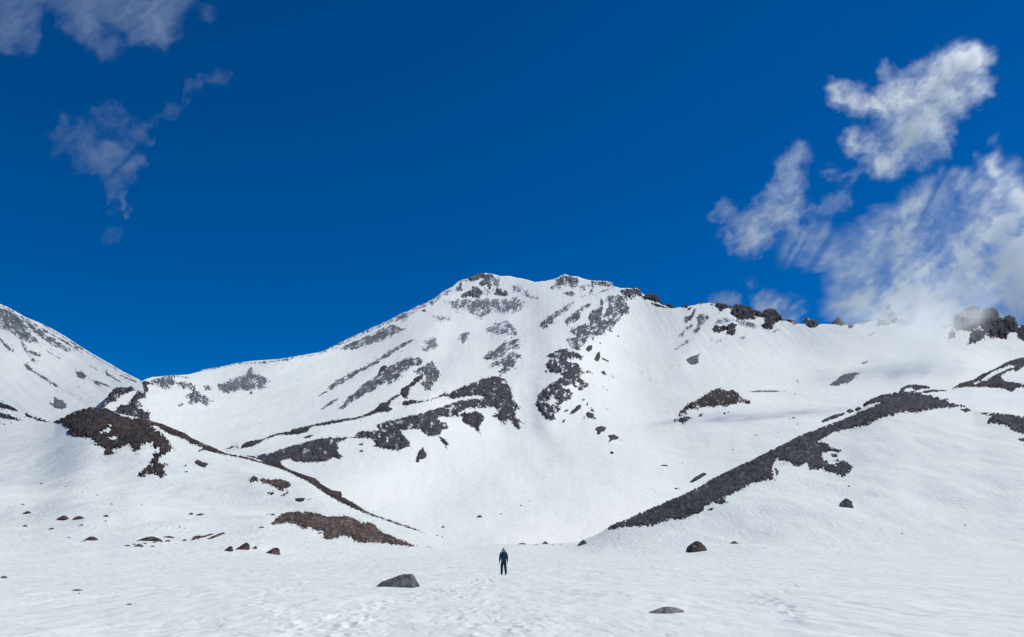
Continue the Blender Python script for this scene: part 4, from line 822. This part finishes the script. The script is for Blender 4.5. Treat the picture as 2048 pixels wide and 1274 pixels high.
for u, v, w, h in ((1072,1089,9,1.2),(1105,1089,5,1.1),(1122,1089,4,1.1),(874,1071.5,3.5,1.6),(884,1073,3,1.2),(855,1094,4,1.6),(860,1095,3.2,1.3),(1697.6,972.6,4.5,2.2),(1930,1050.5,4,1.8),(1803.6,1067,4.5,1.5),(1187,1088.6,4,1.2)):
    boulder('stone', 'tiny dark stone in the snow near the foot of the moraines', G4, 'N', u, v, w, h, 'flat', tint='slate', cat='stone')
rock('rock_slab', 'left of two slanting brown slabs on the left slope', 'rock slab', 'N', [PO('n', '1508,727 1530,698 1570,677 1612,682 1680,664 1712,668 1650,690 1600,702 1560,715')], relief=1.6, rise=2.2, edge=0.8, dust=-0.1, tint='brown', tone=1.2)
rock('rock_slab', 'right of two slanting brown slabs on the left slope', 'rock slab', 'N', [PO('n', '1640,710 1700,680 1770,652 1795,664 1740,688 1660,714')], relief=1.4, rise=2, edge=0.8, dust=-0.1, tint='brown', tone=1.2)

# ------------------------------------------------------------------ the hiker
def plain_mat(name, col, rough=0.8, bump=0.0, size=0.02):
    m, nt, b, N, L = new_mat(name)
    b.inputs['Roughness'].default_value = rough; b.inputs['Specular IOR Level'].default_value = 0.25
    n = N('ShaderNodeTexNoise'); n.inputs['Scale'].default_value = 1 / size * 0.4; n.inputs['Detail'].default_value = 4
    tc = N('ShaderNodeTexCoord'); L(tc.outputs['Object'], n.inputs['Vector'])
    cr = N('ShaderNodeValToRGB'); cr.color_ramp.elements[0].color = (*[c * 0.75 for c in col], 1); cr.color_ramp.elements[1].color = (*[min(c * 1.2, 1) for c in col], 1)
    L(n.outputs['Fac'], cr.inputs[0]); L(cr.outputs[0], b.inputs['Base Color'])
    if bump:
        bu = N('ShaderNodeBump'); bu.inputs['Strength'].default_value = bump; bu.inputs['Distance'].default_value = size
        L(n.outputs['Fac'], bu.inputs['Height']); L(bu.outputs[0], b.inputs['Normal'])
    return m
def skin_obj(name, chains, mat, parent=None, sub=2):
    """chains: lists of (x, y, z, r[, ry]); a chain may start with an int = index of an existing vertex"""
    vs, es, rs = [], [], []
    for ch in chains:
        prev = None
        for p in ch:
            if isinstance(p, int): prev = p; continue
            vs.append(p[:3]); rs.append((p[3], p[4] if len(p) > 4 else p[3]))
            if prev is not None: es.append((prev, len(vs) - 1))
            prev = len(vs) - 1
    me = bpy.data.meshes.new(name); me.from_pydata(vs, es, [])
    o = bpy.data.objects.new(name, me); COL.objects.link(o)
    sk = o.modifiers.new('s', 'SKIN'); sk.use_smooth_shade = True
    if not me.skin_vertices: me.skin_vertices.new()
    for i, r in enumerate(rs): me.skin_vertices[0].data[i].radius = r
    me.skin_vertices[0].data[0].use_root = True
    ss = o.modifiers.new('d', 'SUBSURF'); ss.levels = ss.render_levels = sub
    dg = bpy.context.evaluated_depsgraph_get(); dg.update()
    m2 = bpy.data.meshes.new_from_object(o.evaluated_get(dg))
    o.modifiers.clear(); o.data = m2; m2.name = name
    m2.materials.clear(); m2.materials.append(mat)
    m2.polygons.foreach_set('use_smooth', [True] * len(m2.polygons))
    if parent: o.parent = parent
    return o
skin_m = plain_mat('skin', (0.50, 0.33, 0.26), 0.55); jack = plain_mat('jacket_blue', (0.010, 0.050, 0.115), 0.6, 0.5, 0.03)
jack2 = plain_mat('jacket_dark', (0.014, 0.018, 0.045), 0.6, 0.4, 0.03)
trou = plain_mat('trousers', (0.018, 0.022, 0.035), 0.8, 0.5, 0.03); boot_m = plain_mat('boot', (0.02, 0.02, 0.022), 0.6)
glove_m = plain_mat('glove', (0.012, 0.012, 0.016), 0.8); hat_m = plain_mat('knitted_hat', (0.30, 0.33, 0.38), 0.95, 0.8, 0.008); red_m = plain_mat('red_strap', (0.45, 0.05, 0.06), 0.7)
pc, pY = ground_point('N', 1007, 1149.5)
person = bpy.data.objects.new('person', None); COL.objects.link(person)
tag(person, 'person in blue jacket, dark trousers and grey knitted hat standing on the snow', 'person')
# x to the person's left is picture right; the person faces the camera (-y)
LH = [(0.0, 0.02, 0.98, .13, .10)]
legs = lambda s, d: [(s*.085, .01, .84, .07, .07), (s*.115, .0 + d*.5, .52, .055, .055), (s*.13, .03 + d, .30, .05), (s*.135, .04 + d, .12, .032)]
arm = lambda s: [(s*.175, .02, 1.43, .062), (s*.245, .03, 1.17, .048), (s*.262, -.02, .93, .036), (s*.265, -.045, .87, .028)]
body = skin_obj('body', [
    [(0, .02, .95, .11, .08), (0, .02, 1.12, .125, .095), (0, .02, 1.32, .16, .11), (0, .02, 1.455, .075, .07), (0, .015, 1.53, .055, .055), (0, -.005, 1.62, .074, .09), (0, 0, 1.70, .072, .085)],
    [0] + legs(-1, 0.0) + [(-.14, -.06, .06, .022, .018)], [0] + legs(1, .06) + [(.14, .0, .06, .022, .018)],
    [2] + arm(-1), [2] + arm(1)], skin_m, person)
jk = skin_obj('jacket', [[(0, .02, .80, .21, .16), (0, .02, .95, .20, .155), (0, .02, 1.12, .20, .15), (0, .02, 1.32, .215, .15), (0, .03, 1.46, .13, .12), (0, .03, 1.53, .10, .10)],
    [3, (-.185, .02, 1.43, .095), (-.25, .03, 1.17, .082), (-.275, -.02, .90, .052)], [3, (.185, .02, 1.43, .095), (.25, .03, 1.17, .082), (.275, -.02, .90, .052)]], jack, person)
hood = skin_obj('hood', [[(-.10, .03, 1.52, .045), (-.115, .03, 1.60, .036), (-.09, .05, 1.66, .03)], [0, (0, .10, 1.52, .06), (.10, .03, 1.52, .045), (.115, .03, 1.60, .036), (.09, .05, 1.66, .03)]], jack2, jk)
strap = skin_obj('strap', [[(.105, -.085, 1.50, .022, .012), (.125, -.115, 1.40, .022, .012), (.125, -.12, 1.32, .02, .012)]], red_m, jk, 1)
pants = skin_obj('trousers', [[(0, .02, .96, .15, .115), (0, .02, .88, .145, .115)], [1] + [(-.10, .01, .80, .122, .12), (-.118, .0, .52, .10, .10), (-.132, .03, .30, .092), (-.137, .04, .10, .088)],
    [1] + [(.10, .01, .80, .122, .12), (.118, .03, .52, .10, .10), (.132, .09, .30, .092), (.137, .10, .10, .088)]], trou, person)
for s_, d in ((-1, 0.0), (1, .06)):
    skin_obj('boot', [[(s_*.137, .05 + d, .15, .075, .08), (s_*.138, .04 + d, .05, .07, .075), (s_*.145, -.06 + d, .05, .06, .05), (s_*.152, -.13 + d, .04, .042, .034)]], boot_m, person)
    hx, hy, hz = s_ * .268, -.05, .865
    g = skin_obj('glove', [[(hx, hy + .02, hz + .09, .046, .040), (hx, hy, hz, .042, .024), (hx, hy - .005, hz - .05, .044, .022)]], glove_m, person, 2)
    for i, (dy, ln) in enumerate(((-.034, .078), (-.012, .088), (.011, .082), (.033, .064))):
        skin_obj('finger', [[(hx, hy + dy, hz - .055, .0125), (hx - s_*.006, hy + dy * 1.1 - .004, hz - .055 - ln * .5, .0115), (hx - s_*.022, hy + dy * 1.1 - .010, hz - .055 - ln * .95, .010)]], glove_m, g, 1)
    skin_obj('thumb', [[(hx, hy - .032, hz + .005, .0145), (hx - s_*.01, hy - .058, hz - .03, .013), (hx - s_*.014, hy - .062, hz - .06, .011)]], glove_m, g, 1)
hat = skin_obj('hat', [[(0, .01, 1.695, .088, .098), (0, .015, 1.75, .082, .09), (0, .02, 1.79, .05, .055)]], hat_m, person)
skin_obj('pompom', [[(-.02, .02, 1.825, .03), (-.022, .02, 1.85, .026)]], hat_m, hat, 1)
dark_m = plain_mat('sunglasses', (0.01, 0.01, 0.012), 0.2)
skin_obj('sunglasses', [[(-.06, -.075, 1.655, .02, .012), (-.025, -.098, 1.655, .02, .012), (.025, -.098, 1.655, .02, .012), (.06, -.075, 1.655, .02, .012)]], dark_m, person, 1)
skin_obj('nose', [[(0, -.088, 1.64, .010), (0, -.106, 1.615, .014)]], skin_m, body, 1)
skin_obj('mouth', [[(-.022, -.086, 1.575, .006), (0, -.092, 1.574, .008), (.022, -.086, 1.575, .006)]], plain_mat('lips', (0.35, 0.16, 0.14)), body, 1)
for s_ in (-1, 1): skin_obj('ear', [[(s_*.078, .01, 1.655, .010, .018), (s_*.082, .012, 1.62, .009, .016)]], skin_m, body, 1)
person.location = pc + Vector((0, 0, -0.01)); person.rotation_euler = (0, 0, math.radians(-12))

# ------------------------------------------------------------------ clouds: real volumes with their own distance and thickness
cm = bpy.data.materials.new('cloud_vapour'); cm.use_nodes = True
nt = cm.node_tree; nt.nodes.remove(nt.nodes['Principled BSDF'])
pv = nt.nodes.new('ShaderNodeVolumePrincipled'); pv.inputs['Color'].default_value = (0.975, 1, 0.995, 1); pv.inputs['Anisotropy'].default_value = 0.6
pv.inputs['Density'].default_value = 1.0
nt.links.new(pv.outputs[0], nt.nodes['Material Output'].inputs['Volume'])
def cloud(name, label, blobs, dist, thick, res=2.2, nz=14, seed=0, warp=16.0, gain=1.0, group='clouds', streak=38, power=1.25, amax=0.92, thr=(0.10, 0.18), rough=0.85):
    """blobs (u, v, radius px, cover); a voxel body that faces its own direction, thick metres deep"""
    B = np.array(blobs, float)
    ulo, uhi = (B[:, 0] - B[:, 2] * 1.5).min(), (B[:, 0] + B[:, 2] * 1.5).max(); vlo, vhi = (B[:, 1] - B[:, 2] * 1.5).min(), (B[:, 1] + B[:, 2] * 1.5).max()
    uc, vc = (ulo + uhi) / 2, (vlo + vhi) / 2
    s_, t_ = st(uc, vc); d = Vector((float(s_), 1, float(t_))); dn = d.normalized()
    C0 = Vector((0, 0, EYE)) + dn * dist
    X = dn.cross(Vector((0, 0, 1))).normalized(); Z = X.cross(dn).normalized()
    mpp = dist / F * math.cos(math.atan(math.hypot((uc - CX) / F, (vc - CY) / F)))
    hw, hh = (uhi - ulo) / 2 * mpp, (vhi - vlo) / 2 * mpp
    nx, nzv = int((uhi - ulo) / res), int((vhi - vlo) / res); ny = nz
    xs = np.linspace(-hw, hw, nx); zs = np.linspace(-hh, hh, nzv); ys = np.linspace(-thick / 2, thick / 2, ny)
    GX, GZ = np.meshgrid(xs, zs, indexing='ij')
    W = np.array(C0)[None, None] + GX[..., None] * np.array(X) + GZ[..., None] * np.array(Z)
    U, V = uv(W[..., 0] / W[..., 1], (W[..., 2] - EYE) / W[..., 1])
    wu = U + warp * fbm(U / 45, V / 45, seed, 4, seed + 1, .6); wv = V + warp * fbm(U / 45, V / 45, seed + 9, 4, seed + 2, .6)
    T = np.ones_like(U)
    for bu_, bv_, br, ba in B:
        q = ((wu - bu_) ** 2 + (wv - bv_) ** 2) / (br * br)
        T = T * (1 - ba * np.exp(-q * 0.85))
    A = 1 - T
    a_ = math.radians(streak); Sa, Sb = U * math.cos(a_) - V * math.sin(a_), U * math.sin(a_) + V * math.cos(a_)
    ns = fbm(Sa / 95, Sb / 48, seed + 3, 6, seed + 5, .68); n2_ = ridged((Sa + wu) / 60, (Sb + wv) / 34, seed, 4, seed + 12) - 0.55
    A = np.clip(A * (1 + rough * (0.75 * ns + 0.9 * n2_)) - thr[0] * (1 - A), 0, 1)
    A = (A ** power) * sstep(0, thr[1], A) * amax
    m = 10 * res
    edge = np.minimum.reduce([U - ulo, uhi - U, V - vlo, vhi - V]); A = A * sstep(0, m, edge)
    tau = -np.log(1 - A) * gain
    dens = np.zeros((nx, ny, nzv), np.float32)
    off = 0.18 * fbm(U / 50, V / 50, seed + 7, 3, seed + 8)
    for j, y in enumerate(ys):
        q = y / thick - off
        g = np.exp(-(q / 0.20) ** 2) * np.clip(1 + 0.8 * fbm(U / 30, V / 30, y / (mpp * 30), 3, seed + 6), 0.05, 2)
        dens[:, j, :] = tau * g
    dens = dens / np.maximum(dens.sum(1, keepdims=True) * (thick / (ny - 1)), 1e-9) * tau[:, None, :]
    co = np.zeros((nx * ny * nzv, 3), np.float32)
    gx, gy, gz = np.meshgrid(xs, ys, zs, indexing='ij'); co[:, 0] = gx.ravel(); co[:, 1] = gy.ravel(); co[:, 2] = gz.ravel()
    me = bpy.data.meshes.new(name); me.vertices.add(len(co)); me.vertices.foreach_set('co', co.ravel())
    at = me.attributes.new('vapour', 'FLOAT', 'POINT'); at.data.foreach_set('value', dens.ravel()); me.materials.append(cm)
    o = bpy.data.objects.new(name, me); COL.objects.link(o)
    o.matrix_world = Matrix.Translation(C0) @ Matrix((X, dn, Z)).transposed().to_4x4()
    ng = bpy.data.node_groups.new('voxels', 'GeometryNodeTree')
    ng.interface.new_socket('Geometry', in_out='INPUT', socket_type='NodeSocketGeometry'); ng.interface.new_socket('Geometry', in_out='OUTPUT', socket_type='NodeSocketGeometry')
    N = ng.nodes.new; L = ng.links.new
    gi, go = N('NodeGroupInput'), N('NodeGroupOutput'); vcn = N('GeometryNodeVolumeCube')
    vcn.inputs['Min'].default_value = (-hw, -thick / 2, -hh); vcn.inputs['Max'].default_value = (hw, thick / 2, hh)
    vcn.inputs['Resolution X'].default_value = nx; vcn.inputs['Resolution Y'].default_value = ny; vcn.inputs['Resolution Z'].default_value = nzv
    pos = N('GeometryNodeInputPosition'); sx = N('ShaderNodeSeparateXYZ'); L(pos.outputs[0], sx.inputs[0])
    def mt(op, a, b=0.0, c=0.0):
        n = N('ShaderNodeMath'); n.operation = op
        for i, q in enumerate((a, b, c)):
            if isinstance(q, (int, float)): n.inputs[i].default_value = q
            else: L(q, n.inputs[i])
        return n.outputs[0]
    ax = []
    for i, (lo, hi, n_) in enumerate(((-hw, hw, nx), (-thick / 2, thick / 2, ny), (-hh, hh, nzv))):
        f_ = mt('MULTIPLY', mt('SUBTRACT', sx.outputs[i], lo), (n_ - 1) / (hi - lo))
        ax.append(mt('MINIMUM', mt('MAXIMUM', mt('ROUND', f_), 0.0), float(n_ - 1)))
    # integer index arithmetic (floats lose count past 16 million)
    i_ = mt('MULTIPLY_ADD', mt('MULTIPLY_ADD', ax[0], float(ny), ax[1]), float(nzv), ax[2])
    si = N('GeometryNodeSampleIndex'); si.data_type = 'FLOAT'; si.domain = 'POINT'
    na = N('GeometryNodeInputNamedAttribute'); na.data_type = 'FLOAT'; na.inputs['Name'].default_value = 'vapour'
    L(gi.outputs[0], si.inputs['Geometry']); L(na.outputs['Attribute'], si.inputs['Value']); L(i_, si.inputs['Index'])
    L(si.outputs[0], vcn.inputs['Density'])
    sm_ = N('GeometryNodeSetMaterial'); sm_.inputs['Material'].default_value = cm
    L(vcn.outputs[0], sm_.inputs['Geometry']); L(sm_.outputs[0], go.inputs[0])
    md = o.modifiers.new('vapour', 'NODES'); md.node_group = ng
    return tag(o, label, 'cloud', group, 'stuff')
zr = lambda x0, y0, k, L_: [(x0 + x / k, y0 + y / k, r / k, a) for x, y, r, a in L_]
c1 = zr(1400, 60, 2.123, [(570,240,45,.7),(640,300,55,.8),(740,310,60,.85),(800,180,50,.35),(850,300,65,.85),(940,260,70,.9),(1020,220,75,.95),(1110,150,80,.95),(1150,110,60,.9),(1190,250,60,.8),(1080,300,60,.8),(980,340,70,.8),
  (1000,410,60,.75),(900,430,80,.85),(820,510,75,.9),(780,570,55,.9),(680,500,55,.8),(640,450,35,.5),(1030,500,50,.3),(960,530,60,.3)])
c2 = zr(1400, 60, 2.123, [(410,540,60,.35),(380,620,55,.45),(370,700,60,.5),(300,780,70,.55),(220,860,75,.6),(190,900,60,.5),(380,790,60,.5),(500,770,60,.25),(600,720,60,.25),(560,600,50,.2),(640,620,40,.25),(90,770,50,.3),(230,1070,50,.15)])
c3 = zr(1400, 60, 2.123, [(440,930,90,.5),(560,930,80,.5),(690,950,90,.7),(780,850,80,.6),(900,800,90,.6),(960,700,80,.5),(1060,700,70,.45),(1160,680,60,.6),(1250,570,50,.75),(1260,430,50,.25),(1300,640,60,.4),(860,920,80,.55),
  (680,1080,80,.6),(600,1150,80,.6),(780,1150,100,.7),(900,1080,110,.8),(1000,1130,130,.85),(1100,1000,110,.75),(1200,930,120,.8),(1300,850,130,.9),(1370,750,80,.8),(1400,900,120,.9),(1250,1050,140,.75),(1350,1100,120,.7),(1450,1000,160,.85),
  (880,1200,90,.85),(980,1220,90,.85),(800,1230,60,.7),(1050,1230,90,.7),(1200,1180,110,.7),(1450,1180,120,.6)])
c3b = zr(1400, 60, 2.123, [(110,1150,50,.6),(60,1160,40,.4),(290,1160,50,.7),(240,1180,30,.6),(370,1200,50,.45),(400,1180,60,.3)])
c4 = zr(0, 0, 2.549, [(-120,20,140,.5),(40,60,110,.5),(80,170,90,.6),(10,200,60,.5),(330,40,70,.4),(420,90,80,.6),(440,150,60,.5),(470,200,45,.35),(580,60,70,.5),(650,30,70,.6),(780,50,90,.75),(760,150,70,.65),(800,190,45,.5),(700,170,60,.5),(560,240,50,.25),(1060,60,35,.35),(1070,130,30,.2),(950,20,60,.2),(560,250,70,.25),(450,210,60,.25),(860,130,60,.2),(900,60,80,.2),(500,-60,120,.6),(800,-80,120,.6),(150,-80,140,.6)])
c5 = zr(0, 0, 2.549, [(360,640,45,.4),(310,690,45,.3),(440,700,50,.45),(490,780,60,.6),(540,830,60,.6),(610,780,50,.6),(640,830,45,.5),(540,900,50,.6),(590,940,45,.6),(620,1000,35,.5),(625,1050,25,.5),(700,680,50,.35),(600,620,60,.2),(740,700,40,.25),(500,560,40,.15),(330,720,70,.15),
  (950,480,50,.2),(1010,420,45,.2),(1090,400,40,.16),(870,570,40,.12),(1200,330,40,.1),(520,600,70,.2),(800,610,60,.18),(900,540,50,.2),(1150,370,50,.2),(560,1130,70,.10),(250,760,70,.18),(400,830,60,.2),(680,900,50,.2),(680,780,50,.3),(570,1180,60,.14),(620,1230,50,.08)])
c7 = [(1690,640,50,.2),(1730,655,50,.25),(1900,600,60,.4),(1960,590,50,.3),(1770,650,45,.45),(1800,640,50,.5),(1840,655,50,.7),(1875,650,45,.7),(1800,685,50,.3),(1880,690,50,.25),(1925,622,26,.30),(1960,622,24,.25),(1850,610,40,.5)]
cloud('cloud', 'brightest torn white cloud high at the upper right', c1, 4400, 500, seed=1, res=1.8, amax=.96, gain=0.85, power=1.1, rough=0.65, thr=(0.06, 0.26))
cloud('cloud', 'thin forked wisp of cloud left of the bright torn one', c2, 4400, 300, seed=2, res=1.8, power=1.1, thr=(0.02, 0.26), rough=0.7)
cloud('cloud', 'broad white cloud bank spilling over the right ridge', c3, 4200, 700, res=2.2, seed=3, power=1.0, thr=(0.03, 0.22), rough=0.72, warp=22, streak=44, gain=0.72, amax=0.97)
cloud('cloud', 'two small puffs of cloud behind the crags of the right ridge', c3b, 4200, 250, seed=4, warp=10)
cloud('cloud', 'grey ragged cloud cut by the top left corner', c4, 4400, 500, res=2.4, seed=5, gain=0.8, amax=0.62, power=1.0, thr=(0.01, 0.42), rough=0.6)
cloud('cloud', 'faint arrow shaped cloud pointing down at the left', c5, 4400, 300, seed=6, gain=0.8, amax=0.60, power=1.0, thr=(0.0, 0.34), warp=22, rough=0.6)
cloud('mist', 'thin mist blowing round the pale pinnacle on the right ridge', c7, 1520, 520, seed=7, warp=18, gain=1.0, thr=(0.02, 0.2), rough=0.5)
cloud('cloud', 'thin unseen cloud added above the basin to shade the snow', [(1960,-250,50,.4),(2010,-262,55,.45),(2060,-275,40,.3),(2110,-285,60,.5),(2170,-300,55,.45),(2230,-305,50,.3),(1990,-225,30,.3),(2080,-330,45,.35),(2150,-250,40,.3)], 1737, 60, res=3, seed=11, warp=22, gain=0.28, thr=(0.03, 0.2))  # out of frame, added for the shadow streaks it casts on the basin
